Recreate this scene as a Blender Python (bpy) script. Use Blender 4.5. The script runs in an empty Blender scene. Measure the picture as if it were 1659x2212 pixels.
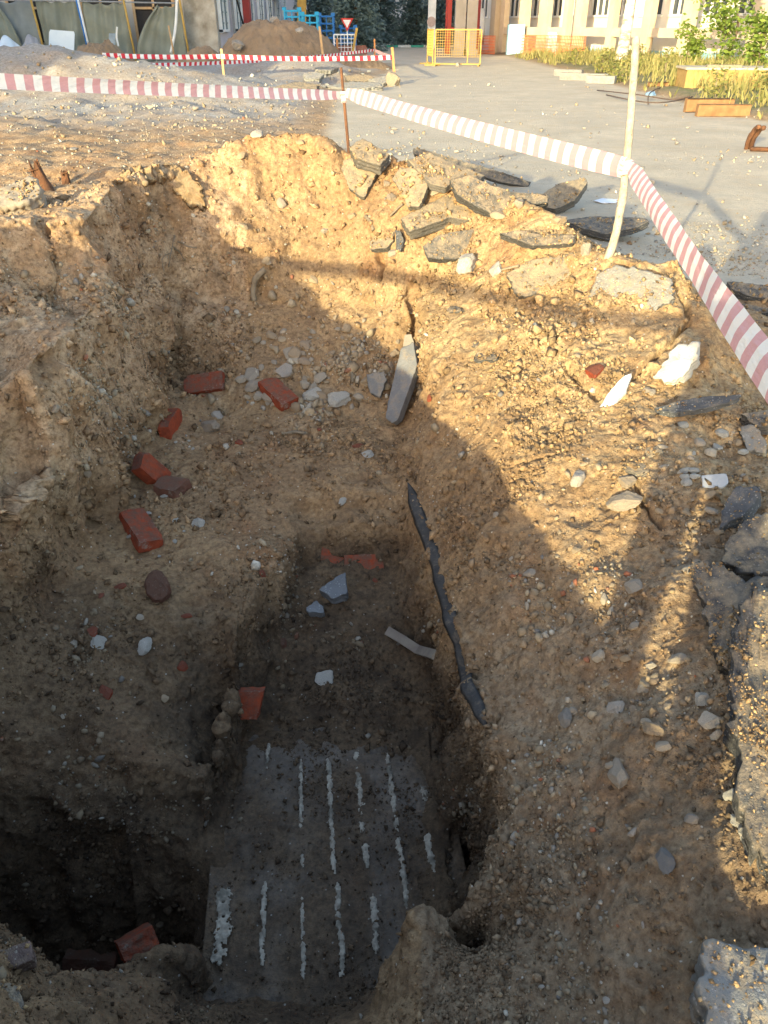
import bpy, bmesh, math, random
import numpy as np
from mathutils import Vector, Matrix
from mathutils.bvhtree import BVHTree

random.seed(7)
RNG = np.random.default_rng(7)
scene = bpy.context.scene
COL = scene.collection

# ------------------------------------------------------------------ camera
CAM_H = 1.6
FPX = 759.0                                   # focal length in pixels of the 768 x 1024 picture
PITCH = math.atan2(489.0, FPX)                # horizon lies 489 px above the centre
cam_data = bpy.data.cameras.new("camera")
cam = bpy.data.objects.new("camera", cam_data)
COL.objects.link(cam)
cam.location = (0, 0, CAM_H)
cam.rotation_euler = (math.pi / 2 - PITCH, 0, 0)
cam_data.sensor_fit = 'VERTICAL'
cam_data.sensor_height = 36.0
cam_data.lens = FPX / 1024.0 * 36.0
cam_data.clip_start = 0.02
cam_data.clip_end = 2000.0
scene.camera = cam

# ------------------------------------------------------------------ light
SUN_AZ = math.radians(25.6)                   # light travels 25.6 deg right of straight ahead
SUN_EL = math.radians(10.6)
sun_travel = Vector((math.sin(SUN_AZ) * math.cos(SUN_EL), math.cos(SUN_AZ) * math.cos(SUN_EL), -math.sin(SUN_EL)))
sun_data = bpy.data.lights.new("sun", 'SUN')
sun_data.energy = 2.05
sun_data.angle = math.radians(0.53)
sun_data.color = (1.0, 0.90, 0.57)
sun = bpy.data.objects.new("sun", sun_data)
COL.objects.link(sun)
sun.rotation_euler = sun_travel.to_track_quat('-Z', 'Y').to_euler()

world = bpy.data.worlds.new("World")
scene.world = world
world.use_nodes = True
wn = world.node_tree
wn.nodes.clear()
sky = wn.nodes.new('ShaderNodeTexSky')
sky.sky_type = 'NISHITA'
sky.sun_disc = False
sky.sun_elevation = SUN_EL
sky.sun_rotation = math.pi + SUN_AZ
sky.air_density = 0.8
sky.dust_density = 1.0
sky.ozone_density = 0.15
bg = wn.nodes.new('ShaderNodeBackground')
bg.inputs['Strength'].default_value = 0.15
wo = wn.nodes.new('ShaderNodeOutputWorld')
wn.links.new(sky.outputs[0], bg.inputs[0])
wn.links.new(bg.outputs[0], wo.inputs[0])

scene.view_settings.view_transform = 'Standard'
scene.view_settings.look = 'None'
scene.view_settings.exposure = 2.2
scene.view_settings.gamma = 1.0

# ------------------------------------------------------------------ pixel -> direction (1659-px wide view of the photograph)
S = 768.0 / 1659.0
_f = Vector((0, math.cos(PITCH), -math.sin(PITCH)))
_u = Vector((0, math.sin(PITCH), math.cos(PITCH)))
CAMP = Vector((0, 0, CAM_H))
def ray(dx, dy):
    return Vector(((dx * S - 384) / FPX, 0, 0)) + _u * ((512 - dy * S) / FPX) + _f
def cz(dx, dy, z):
    d = ray(dx, dy); t = (z - CAM_H) / d.z
    return CAMP + d * t
def cy(dx, dy, Y):
    d = ray(dx, dy); t = Y / d.y
    return CAMP + d * t

# ------------------------------------------------------------------ noise (numpy)
def _hash(ix, iy, iz, seed):
    h = (ix.astype(np.int64) * 374761393 + iy.astype(np.int64) * 668265263 + iz.astype(np.int64) * 2147483647 + seed * 1274126177) & 0xffffffff
    h = ((h ^ (h >> 13)) * 1274126177) & 0xffffffff
    h = ((h ^ (h >> 16)) * 2246822519) & 0xffffffff
    return (h ^ (h >> 15)) & 0xffffffff
def pnoise(p, seed=0):
    """value-gradient noise, about -1..1"""
    i = np.floor(p).astype(np.int64); f = p - i
    u = f * f * f * (f * (f * 6 - 15) + 10)
    out = np.zeros(len(p))
    for a in (0, 1):
        wx = u[:, 0] if a else 1 - u[:, 0]
        for b in (0, 1):
            wy = u[:, 1] if b else 1 - u[:, 1]
            for c in (0, 1):
                wz = u[:, 2] if c else 1 - u[:, 2]
                h = _hash(i[:, 0] + a, i[:, 1] + b, i[:, 2] + c, seed)
                gx = (h & 255) / 127.5 - 1; gy = ((h >> 8) & 255) / 127.5 - 1; gz = ((h >> 16) & 255) / 127.5 - 1
                out += wx * wy * wz * (gx * (f[:, 0] - a) + gy * (f[:, 1] - b) + gz * (f[:, 2] - c))
    return out * 1.2
def fbm(p, seed=0, oct=4, lac=2.1, gain=0.5):
    o = np.zeros(len(p)); a = 1.0
    for k in range(oct):
        o += a * pnoise(p, seed + k * 17); p = p * lac + 3.7; a *= gain
    return o
def clods(p, seed=0, density=0.6):
    """round lumps: height of the nearest feature ball, 0..1"""
    i = np.floor(p).astype(np.int64)
    best = np.zeros(len(p))
    for a in (-1, 0, 1):
        for b in (-1, 0, 1):
            for c in (-1, 0, 1):
                ii = i + np.array([a, b, c])
                h = _hash(ii[:, 0], ii[:, 1], ii[:, 2], seed)
                fx = (h & 1023) / 1023.0; fy = ((h >> 10) & 1023) / 1023.0; fz = ((h >> 20) & 1023) / 1023.0
                h2 = _hash(ii[:, 0], ii[:, 1], ii[:, 2], seed + 91)
                r = ((h2 & 1023) / 1023.0) ** 2 * 0.5 + 0.22
                r = np.where(((h2 >> 10) & 1023) / 1023.0 < density, r, 0.0)
                d2 = (ii[:, 0] + fx - p[:, 0]) ** 2 + (ii[:, 1] + fy - p[:, 1]) ** 2 + (ii[:, 2] + fz - p[:, 2]) ** 2
                best = np.maximum(best, np.sqrt(np.maximum(0, r * r - d2)))
    return best
def v3(x, y, z=0.0):
    return np.stack([x, y, np.broadcast_to(z, x.shape)], 1).astype(float)
def sstep(a, b, x):
    t = np.clip((x - a) / (b - a), 0, 1); return t * t * (3 - 2 * t)

# ------------------------------------------------------------------ object helpers
def tag(o, label=None, cat=None, group=None, kind=None):
    if label: o['label'] = label
    if cat: o['category'] = cat
    if group: o['group'] = group
    if kind: o['kind'] = kind
    elif label and cat: o['kind'] = 'thing'
    return o
def link(name, mesh, mat=None, parent=None):
    o = bpy.data.objects.new(name, mesh)
    if mat is not None and len(mesh.materials) == 0: mesh.materials.append(mat)
    COL.objects.link(o)
    if parent is not None: o.parent = parent
    return o
def empty(name, loc=(0, 0, 0), rz=0.0):
    o = bpy.data.objects.new(name, None); o.empty_display_size = 0.1
    o.location = loc; o.rotation_euler = (0, 0, rz)
    COL.objects.link(o); return o
def np_mesh(name, V, T, smooth=True):
    me = bpy.data.meshes.new(name)
    V = np.asarray(V, dtype=np.float32); T = np.asarray(T, dtype=np.int32)
    n = T.shape[1]
    me.vertices.add(len(V)); me.vertices.foreach_set('co', V.ravel())
    me.loops.add(T.size); me.loops.foreach_set('vertex_index', T.ravel())
    me.polygons.add(len(T)); me.polygons.foreach_set('loop_start', np.arange(0, T.size, n, dtype=np.int32))
    if smooth: me.polygons.foreach_set('use_smooth', np.ones(len(T), dtype=bool))
    me.update(); me.validate()
    return me
def set_col(me, name, rgba):
    at = me.color_attributes.new(name, 'FLOAT_COLOR', 'POINT')
    at.data.foreach_set('color', np.asarray(rgba, dtype=np.float32).ravel())
def bm_mesh(name, bm, smooth=False):
    me = bpy.data.meshes.new(name)
    bmesh.ops.recalc_face_normals(bm, faces=bm.faces[:])
    bm.to_mesh(me); bm.free()
    if smooth: me.polygons.foreach_set('use_smooth', np.ones(len(me.polygons), dtype=bool))
    return me
def add_box(bm, c, s, M=None):
    r = bmesh.ops.create_cube(bm, size=1.0)
    m = Matrix.Translation(c) @ (M if M is not None else Matrix()) @ Matrix.Diagonal((s[0], s[1], s[2], 1))
    bmesh.ops.transform(bm, matrix=m, verts=r['verts'])
    return r['verts']
def add_bar(bm, a, b, w, h=None, up=(0, 0, 1)):
    """square bar from a to b"""
    a = Vector(a); b = Vector(b); d = b - a; L = d.length
    if L < 1e-6: return
    z = d / L; u = Vector(up)
    if abs(z.dot(u)) > 0.97: u = Vector((1, 0, 0))
    x = u.cross(z).normalized(); y = z.cross(x)
    M = Matrix((x, y, z)).transposed().to_4x4()
    add_box(bm, (a + b) / 2, (w, h or w, L), M)
def add_tube(bm, pts, r, seg=8, cap=True):
    """round tube along points; r a number or list"""
    pts = [Vector(p) for p in pts]; n = len(pts)
    rr = r if isinstance(r, (list, tuple)) else [r] * n
    rings = []
    ref = Vector((0.31, 0.17, 0.93))
    for k in range(n):
        d = (pts[min(k + 1, n - 1)] - pts[max(k - 1, 0)]).normalized()
        x = d.cross(ref)
        if x.length < 0.05: x = d.cross(Vector((1, 0, 0)))
        x.normalize(); y = d.cross(x)
        rings.append([bm.verts.new(pts[k] + (x * math.cos(2 * math.pi * j / seg) + y * math.sin(2 * math.pi * j / seg)) * rr[k]) for j in range(seg)])
    for k in range(n - 1):
        for j in range(seg):
            bm.faces.new((rings[k][j], rings[k][(j + 1) % seg], rings[k + 1][(j + 1) % seg], rings[k + 1][j]))
    if cap:
        bm.faces.new(rings[0][::-1]); bm.faces.new(rings[-1])
def boxes_mesh(name, boxes):
    bm = bmesh.new()
    for c, s in boxes: add_box(bm, c, s)
    return bm_mesh(name, bm)

# ------------------------------------------------------------------ materials
class NT:
    """tiny node builder"""
    def __init__(self, name, rough=0.9):
        self.m = bpy.data.materials.new(name); self.m.use_nodes = True
        self.t = self.m.node_tree; self.t.nodes.clear()
        self.b = self.t.nodes.new('ShaderNodeBsdfPrincipled')
        self.o = self.t.nodes.new('ShaderNodeOutputMaterial')
        self.t.links.new(self.b.outputs[0], self.o.inputs[0])
        self.b.inputs['Roughness'].default_value = rough
        self.b.inputs['Specular IOR Level'].default_value = 0.25
        self._co = None
    def n(self, ty): return self.t.nodes.new(ty)
    def l(self, a, b): self.t.links.new(a, b)
    def co(self, space='Object'):
        if self._co is None: self._co = self.n('ShaderNodeTexCoord')
        return self._co.outputs[space]
    def scaled(self, vec, s):
        m = self.n('ShaderNodeMapping'); m.inputs['Scale'].default_value = s
        self.l(vec, m.inputs[0]); return m.outputs[0]
    def noise(self, scale, detail=4.0, rough=0.6, vec=None, out='Fac', dist=0.0):
        x = self.n('ShaderNodeTexNoise'); x.inputs['Scale'].default_value = scale
        x.inputs['Detail'].default_value = detail; x.inputs['Roughness'].default_value = rough
        x.inputs['Distortion'].default_value = dist
        self.l(vec if vec is not None else self.co(), x.inputs['Vector']); return x.outputs[out]
    def voro(self, scale, vec=None, out='Distance', feature='F1', rnd=1.0):
        x = self.n('ShaderNodeTexVoronoi'); x.inputs['Scale'].default_value = scale; x.feature = feature
        x.inputs['Randomness'].default_value = rnd
        self.l(vec if vec is not None else self.co(), x.inputs['Vector']); return x.outputs[out]
    def ramp(self, fac, stops, interp='LINEAR'):
        r = self.n('ShaderNodeValToRGB'); r.color_ramp.interpolation = interp
        e = r.color_ramp.elements
        while len(e) < len(stops): e.new(0.5)
        for k, (p, c) in enumerate(stops):
            e[k].position = p
            e[k].color = (c, c, c, 1) if isinstance(c, (int, float)) else (*c, 1)
        self.l(fac, r.inputs[0]); return r.outputs[0]
    def mix(self, fac, a, b, mode='MIX'):
        m = self.n('ShaderNodeMix'); m.data_type = 'RGBA'; m.blend_type = mode
        for sock, v in ((m.inputs['Factor'], fac), (m.inputs[6], a), (m.inputs[7], b)):
            if isinstance(v, (int, float)): sock.default_value = v
            elif isinstance(v, tuple): sock.default_value = (*v, 1)
            else: self.l(v, sock)
        return m.outputs[2]
    def math(self, op, a, b=0.0):
        m = self.n('ShaderNodeMath'); m.operation = op
        for sock, v in ((m.inputs[0], a), (m.inputs[1], b)):
            if isinstance(v, (int, float)): sock.default_value = v
            else: self.l(v, sock)
        return m.outputs[0]
    def attr(self, name, out='Color'):
        a = self.n('ShaderNodeAttribute'); a.attribute_name = name; return a.outputs[out]
    def sep(self, c):
        s = self.n('ShaderNodeSeparateColor'); self.l(c, s.inputs[0]); return s.outputs
    def objrand(self):
        return self.n('ShaderNodeObjectInfo').outputs['Random']
    def color(self, c):
        if isinstance(c, tuple): self.b.inputs['Base Color'].default_value = (*c, 1)
        else: self.l(c, self.b.inputs['Base Color'])
    def bump(self, h, strength=0.5, dist=0.02, prev=None):
        b = self.n('ShaderNodeBump'); b.inputs['Strength'].default_value = strength
        b.inputs['Distance'].default_value = dist
        self.l(h, b.inputs['Height'])
        if prev is not None: self.l(prev, b.inputs['Normal'])
        self.l(b.outputs[0], self.b.inputs['Normal']); return b.outputs[0]
    def up(self):
        """0..1: how far the face looks up (dust settles there)"""
        g = self.n('ShaderNodeNewGeometry'); s = self.n('ShaderNodeSeparateXYZ')
        self.l(g.outputs['Normal'], s.inputs[0]); return s.outputs['Z']

MATS = {}
def simple_mat(key, c1, c2=None, scale=6.0, rough=0.85, bump=0.2, bscale=60.0, metal=0.0, bdist=0.005):
    if key in MATS: return MATS[key]
    m = NT(key, rough)
    c2 = c2 or tuple(x * 0.75 for x in c1)
    f = m.ramp(m.noise(scale, 5), [(0.35, 0.0), (0.65, 1.0)])
    m.color(m.mix(f, c1, c2))
    m.b.inputs['Metallic'].default_value = metal
    if bump: m.bump(m.noise(bscale, 3), bump, bdist)
    MATS[key] = m.m
    return m.m

# ================================================================== TERRAIN
def road_left(y):                       # left edge of the asphalt, x as a function of y
    return np.interp(y, [0, 6, 9, 14, 24, 34, 40, 60, 90], [0.3, -0.1, -0.4, -1.0, -1.3, 0.2, 0.6, -6, -12])
def road_right(y):
    return np.interp(y, [0, 10, 17, 26, 37, 50, 62, 90], [14, 9.5, 7.2, 7.1, 7.3, 7.0, 6.0, 12])
def h_background(x, y):
    g = lambda cx, cyy, sx, sy, a: a * np.exp(-((x - cx) / sx) ** 2 - ((y - cyy) / sy) ** 2)
    z = np.zeros_like(x)
    left = sstep(0.0, 1.6, road_left(y) - x)
    far = sstep(70, 58, y)
    n = pnoise(v3(x * 0.55, y * 0.55), 3) * 0.16 + pnoise(v3(x * 1.6, y * 1.6), 5) * 0.07
    z += left * far * (0.06 + n)
    z += g(-10.0, 22.5, 3.6, 2.6, 1.05) + g(-5.6, 21.5, 2.6, 1.9, 0.45) + g(-3.2, 24.5, 1.6, 1.5, 0.18)
    z += g(-2.2, 30.0, 1.8, 1.6, 0.35) + g(-4.6, 31, 2.2, 1.8, 0.4)
    z -= g(-0.9, 27.0, 0.8, 0.7, 0.5)
    z += g(-4.5, 10.5, 2.6, 1.0, 0.18) + g(-1.6, 11.5, 2.0, 0.8, 0.15) + g(-5.5, 8.0, 1.5, 1.2, 0.12)
    right = sstep(0.0, 1.2, x - road_right(y))
    z += right * (0.10 + 0.10 * pnoise(v3(x * 0.5, y * 0.5), 9))
    return z

GX0, GX1, GY0, GY1 = -4.4, 4.4, -1.6, 9.2
CONS = []                                # (polyline of world points)
def line(*pts): CONS.append([Vector(p) for p in pts])
def pt(p): CONS.append([Vector(p)])

# ---- rim / crest
crest = [(-2.2, 4.3, 0.70), cy(0, 440, 4.35), cy(185, 470, 4.16), cy(250, 380, 4.78), cy(350, 358, 5.30), cy(445, 325, 5.45), cy(500, 296, 5.52),
         cy(560, 282, 5.58), cy(640, 280, 5.60), cy(700, 292, 5.58), cy(745, 325, 5.55), cy(830, 345, 5.50),
         cy(920, 350, 5.40), cy(1010, 375, 5.20), cy(1100, 425, 4.92), cy(1180, 465, 4.66), cy(1240, 510, 4.4), cy(1300, 560, 4.12),
         cy(1390, 568, 4.0), cy(1470, 545, 4.05), cy(1515, 640, 3.8), cy(1535, 700, 3.6), cz(1530, 760, 0.33)]
line(*crest)
# notch behind the left ledge, and the fall-off behind the crest
line(cy(60, 425, 4.65), cy(150, 432, 4.6))
back = []
for p in crest[5:-3]:
    back.append(Vector((p.x + 0.15, p.y + 1.15, max(0.12, p.z * 0.28))))
line(*back)
line(*[Vector((p.x + 0.3, p.y + 2.1, 0.02)) for p in back])
line((-2.6, 5.7, 0.45), (-2.1, 6.2, 0.45), (-1.4, 6.9, 0.35))
line((-3.6, 4.9, 0.35), (-3.2, 6.4, 0.2))
# ---- far wall
line(cy(470, 500, 5.15), cy(600, 440, 5.38), cy(740, 440, 5.36), cy(870, 470, 5.15))
line(cy(525, 560, 5.06), cy(640, 560, 5.18), cy(760, 555, 5.14), cy(880, 560, 4.92))
line(cy(392, 650, 4.86), cy(520, 640, 5.02), cy(640, 668, 4.95), cy(780, 660, 4.95), cy(880, 645, 4.82))
line(cz(383, 800, -0.30), cz(470, 870, -0.36), cz(600, 890, -0.38), cz(740, 890, -0.38), cz(850, 905, -0.38))
for a, b in (((400, 930, -.39), (850, 930, -.39)), ((350, 1000, -.41), (850, 1000, -.42)), ((310, 1070, -.43), (845, 1060, -.45)), ((290, 1130, -.45), (620, 1110, -.465)), ((230, 1200, -.47), (590, 1190, -.48)), ((200, 1260, -.49), (530, 1280, -.5))):
    line(cz(*a), cz(*b))
# ---- left wall foot and rim outside the frame
line(cz(383, 800, -0.30), cz(335, 950, -0.38), cz(270, 1100, -0.43), cz(200, 1200, -0.45), cz(100, 1330, -0.43), cz(0, 1420, -0.46), (-1.75, 1.95, -0.5))
line(cy(185, 470, 4.14), (-1.72, 4.02, 0.765), (-1.90, 3.93, 0.775), (-2.2, 3.85, 0.80))
line((-2.55, 3.6, 0.85), (-2.42, 3.2, 0.96), (-2.35, 2.75, 1.0), (-2.1, 2.35, 0.88), (-2.1, 1.9, 0.86), (-2.1, 1.4, 0.78), (-1.75, 0.9, 0.66), (-1.3, 0.5, 0.56), (-0.95, 0.3, 0.48), (-0.75, 0.0, 0.42), (-0.75, -0.4, 0.34))
line(cy(0, 560, 3.80), cy(0, 700, 3.42), cy(0, 850, 3.05))
line(cy(120, 560, 4.06), cy(110, 700, 3.74))
line(cz(5, 1180, -0.08), cz(60, 1050, 0.0), cz(120, 1120, -0.22))
line((-3.2, 1.0, 0.45), (-3.2, 3.0, 0.5), (-3.3, 4.2, 0.4))
_lw = [cz(383, 800, -0.30), cz(335, 950, -0.38), cz(270, 1100, -0.43), cz(200, 1200, -0.45), cz(100, 1330, -0.43)]
line((-1.33, 4.93, 0.10), *[Vector((p.x - 0.05, p.y + 0.02, 0.10)) for p in _lw])
line((-1.38, 5.08, 0.45), *[Vector((p.x - 0.13, p.y + 0.03, 0.45)) for p in _lw[:4]])
# ---- upper floor edge (step) and lower floor
line(cz(612, 1185, -0.52), cy(650, 1142, 3.20), cy(740, 1126, 3.23), cy(850, 1130, 3.22))
line(cy(660, 1115, 3.30), cy(740, 1095, 3.33), cy(845, 1100, 3.32))
line(cy(640, 1226, 3.10), cy(700, 1208, 3.165), cy(760, 1206, 3.18), cy(845, 1222, 3.14))
line(cz(612, 1185, -0.52), cz(545, 1280, -0.50), cz(505, 1370, -0.55), cz(485, 1480, -0.62), cz(455, 1600, -0.70), cz(440, 1720, -0.82))
line(cy(640, 1226, 3.10), cz(625, 1290, -0.76), cz(605, 1390, -0.84), cz(575, 1490, -0.92), cz(545, 1560, -1.0), cz(520, 1700, -1.04), cz(492, 1850, -1.05))
line(cz(720, 1300, -0.76), cz(720, 1400, -0.84), cz(720, 1500, -0.92), cz(720, 1560, -1.0))
# ---- left bank and the hole below it
line(cz(300, 1400, -0.58), cz(400, 1330, -0.53)); line(cz(200, 1550, -0.62), cz(300, 1650, -0.72), cz(390, 1650, -0.74))
line(cz(0, 1600, -0.62), cz(100, 1500, -0.56))
line(cz(-60, 1690, -0.72), cz(60, 1720, -0.80), cz(200, 1780, -0.86), cz(330, 1800, -0.9), cz(405, 1790, -0.92), cz(440, 1760, -0.95))
for yy in (1.32, 1.4, 1.48, 1.56):
    line((-1.55, yy, -1.5), (-1.2, yy, -1.56), (-0.78, yy, -1.6))
line(cz(60, 2000, -0.30), cz(100, 2090, -0.52), cz(170, 2100, -0.64), cz(250, 2075, -0.72), cz(330, 2048, -0.75), cz(390, 2062, -0.82), cz(435, 2082, -0.92))
line((-1.3, 1.2, -0.25), cz(20, 2060, -0.22), cz(0, 2212, -0.1))
line(cz(130, 2212, -0.32), cz(250, 2170, -0.56), cz(400, 2190, -0.74), cz(560, 2140, -0.98), cz(700, 2150, -1.0), cz(770, 2130, -1.0))
line((-0.8, 0.62, -0.06), (-0.4, 0.62, -0.35), (0.0, 0.60, -0.5), (0.35, 0.60, -0.25), (0.9, 0.55, 0.02))
line((-0.8, 0.3, 0.1), (0.0, 0.32, -0.05), (0.9, 0.3, 0.02))
line((-0.7, 0.1, 0.1), (-0.3, 0.1, 0.0), (1.0, 0.1, 0.0)); line((-0.45, -0.3, 0.0), (0.6, -0.3, 0.0)); line((-0.35, -0.6, 0.02), (0.6, -0.7, 0.0))
line((-1.29, -0.38, 0.68), (-0.84, -0.64, 0.55), (-0.48, -0.82, 0.43), (-0.30, -0.90, 0.49), (-0.16, -0.95, 0.42), (0.05, -1.0, 0.05))
line((-1.3, -1.2, 0.1), (0.3, -1.35, 0.0))
# ---- slab bed
for yy in np.arange(1.20, 2.31, 0.05):
    sh = -(yy - 1.25) * 0.1
    e = max(0.0, (yy - 2.02) / 0.28); lf = -1.10 + 0.12 * max(0.0, min(1.0, (yy - 1.52) / 0.2)) + 0.02 * math.sin(yy * 31)
    line((-0.60 + sh, yy, lf + 0.05 * e), (-0.40 + sh, yy, -1.085 + 0.09 * e), (0.02 + sh * 0.4, yy, -1.085 + 0.09 * e), (0.25 + sh * 0.4 + 0.03 * math.sin(yy * 23), yy, -1.0))
# ---- right wall of the lower trench: foot, edge, pocket
line(cy(845, 1222, 3.14), cz(862, 1300, -0.78), cz(930, 1480, -0.92), cz(960, 1610, -1.02), cz(985, 1700, -1.12))
line((0.30, 1.58, -1.30), (0.32, 1.66, -1.38), (0.33, 1.78, -1.36))
line(cy(855, 1130, 3.22), cz(880, 1045, -0.42), cz(920, 1160, -0.43), cz(955, 1290, -0.44), cz(1000, 1420, -0.44), cz(1040, 1560, -0.45), cz(1075, 1640, -0.42), cz(1092, 1720, -0.37), cz(1092, 1860, -0.40), cz(1010, 1925, -0.45), cz(890, 1995, -0.50), cz(845, 2085, -0.53), cz(800, 2180, -0.62))
# ---- right wall of the upper trench
line(cy(882, 648, 4.80), cz(892, 740, -0.18), cz(900, 860, -0.35), cz(862, 960, -0.41), cz(850, 1050, -0.46), cy(852, 1128, 3.24))
line(cz(915, 640, 0.18), cz(928, 740, 0.07), cz(958, 860, -0.03), cz(965, 910, -0.10), cz(915, 1000, -0.30), cz(890, 1050, -0.41))
# ---- right slope
for q in [(1100, 900, .10), (1100, 1080, -.06), (1100, 1300, -.27), (1100, 650, .30), (1000, 560, .42), (900, 560, .34), (1100, 800, .18), (1000, 760, .11),
          (1000, 1000, -.13), (1000, 1150, -.30), (1200, 1150, -.07), (1120, 1500, -.36), (1200, 1700, -.27), (1150, 1700, -.33), (1200, 1900, -.30), (1150, 1880, -.34), (1200, 2100, -.34),
          (1000, 2100, -.44), (1000, 2212, -.42), (1450, 1700, -.06), (1450, 1450, -.01), (1450, 1250, .04), (1480, 2000, -.12), (1450, 2212, -.15),
          (1300, 2212, -.25), (1300, 1900, -.22), (1300, 1500, -.16), (1300, 1250, -.06), (1300, 1000, .1), (1300, 800, .25), (1300, 650, .42),
          (1420, 900, .18), (1400, 1080, .08), (1420, 780, .30), (1200, 600, .42), (1050, 480, .58), (1150, 520, .58), (1220, 700, .32)]:
    pt(cz(*q))
line(cz(1560, 820, 0.2), cz(1550, 950, 0.15), cz(1530, 1100, 0.10), cz(1520, 1300, 0.05), cz(1530, 1500, 0.02), cz(1570, 1750, 0.0), cz(1640, 1950, 0.0))
line(cz(1640, 820, 0.12), cz(1650, 1000, 0.12), cz(1640, 1250, 0.10), cz(1650, 1500, 0.10), (0.98, 1.0, 0.08), (1.0, 0.7, 0.05))
line((2.2, 3.6, 0.05), (1.9, 2.6, 0.08), (1.7, 1.8, 0.08), (1.5, 1.0, 0.05), (1.5, 0.2, 0.0))
line(cz(1600, 700, 0.12), cz(1640, 660, 0.06), (2.6, 4.6, 0.0), (2.5, 5.2, -0.01), (1.9, 5.6, -0.01))

def solve_height(res):
    nx = int(round((GX1 - GX0) / res)) + 1; ny = int(round((GY1 - GY0) / res)) + 1
    return nx, ny
def build_raster():
    prev = None
    for res, its in ((0.2, 600), (0.1, 400), (0.05, 300), (0.025, 160)):
        nx, ny = solve_height(res)
        xs = np.linspace(GX0, GX1, nx); ys = np.linspace(GY0, GY1, ny)
        XX, YY = np.meshgrid(xs, ys)
        B = h_background(XX.ravel(), YY.ravel()).reshape(XX.shape)
        if prev is None: Z = B.copy()
        else:
            pz, px, py = prev
            ix = np.clip(np.searchsorted(px, xs) - 1, 0, len(px) - 2); tx = (xs - px[ix]) / (px[1] - px[0])
            iy = np.clip(np.searchsorted(py, ys) - 1, 0, len(py) - 2); ty = (ys - py[iy]) / (py[1] - py[0])
            a = pz[:, ix] * (1 - tx) + pz[:, ix + 1] * tx
            Z = a[iy] * (1 - ty)[:, None] + a[iy + 1] * ty[:, None]
        sumz = np.zeros_like(Z); cnt = np.zeros_like(Z)
        for poly in CONS:
            if len(poly) == 1: P = np.array([poly[0][:]])
            else:
                P = []
                for a, b in zip(poly[:-1], poly[1:]):
                    n = max(2, int((b - a).length / (res * 0.4)))
                    for t in np.linspace(0, 1, n): P.append((a * (1 - t) + b * t)[:])
                P = np.array(P)
            i = np.round((P[:, 0] - GX0) / (GX1 - GX0) * (nx - 1)).astype(int); j = np.round((P[:, 1] - GY0) / (GY1 - GY0) * (ny - 1)).astype(int)
            ok = (i > 0) & (i < nx - 1) & (j > 0) & (j < ny - 1)
            np.add.at(sumz, (j[ok], i[ok]), P[ok, 2]); np.add.at(cnt, (j[ok], i[ok]), 1)
        mask = cnt > 0
        val = np.where(mask, sumz / np.maximum(cnt, 1), 0)
        edge = np.zeros_like(mask); edge[0] = edge[-1] = True; edge[:, 0] = edge[:, -1] = True
        for k in range(its):
            Z[mask] = val[mask]; Z[edge] = B[edge]
            m = 0.25 * (Z[:-2, 1:-1] + Z[2:, 1:-1] + Z[1:-1, :-2] + Z[1:-1, 2:])
            Z[1:-1, 1:-1] = m
        Z[mask] = val[mask]; Z[edge] = B[edge]
        prev = (Z, xs, ys)
    Z, xs, ys = prev
    for k in range(1):
        Z[1:-1, 1:-1] = 0.5 * Z[1:-1, 1:-1] + 0.125 * (Z[:-2, 1:-1] + Z[2:, 1:-1] + Z[1:-1, :-2] + Z[1:-1, 2:])
    return Z, xs, ys
RZ, RX, RY = build_raster()
def height(x, y):
    z = h_background(x, y)
    ins = (x > GX0) & (x < GX1) & (y > GY0) & (y < GY1)
    xi = x[ins]; yi = y[ins]
    dx = RX[1] - RX[0]; dy = RY[1] - RY[0]
    fx = (xi - GX0) / dx; fy = (yi - GY0) / dy
    ix = np.clip(fx.astype(int), 0, len(RX) - 2); iy = np.clip(fy.astype(int), 0, len(RY) - 2)
    tx = fx - ix; ty = fy - iy
    z[ins] = (RZ[iy, ix] * (1 - tx) * (1 - ty) + RZ[iy, ix + 1] * tx * (1 - ty) + RZ[iy + 1, ix] * (1 - tx) * ty + RZ[iy + 1, ix + 1] * tx * ty)
    return z

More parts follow.
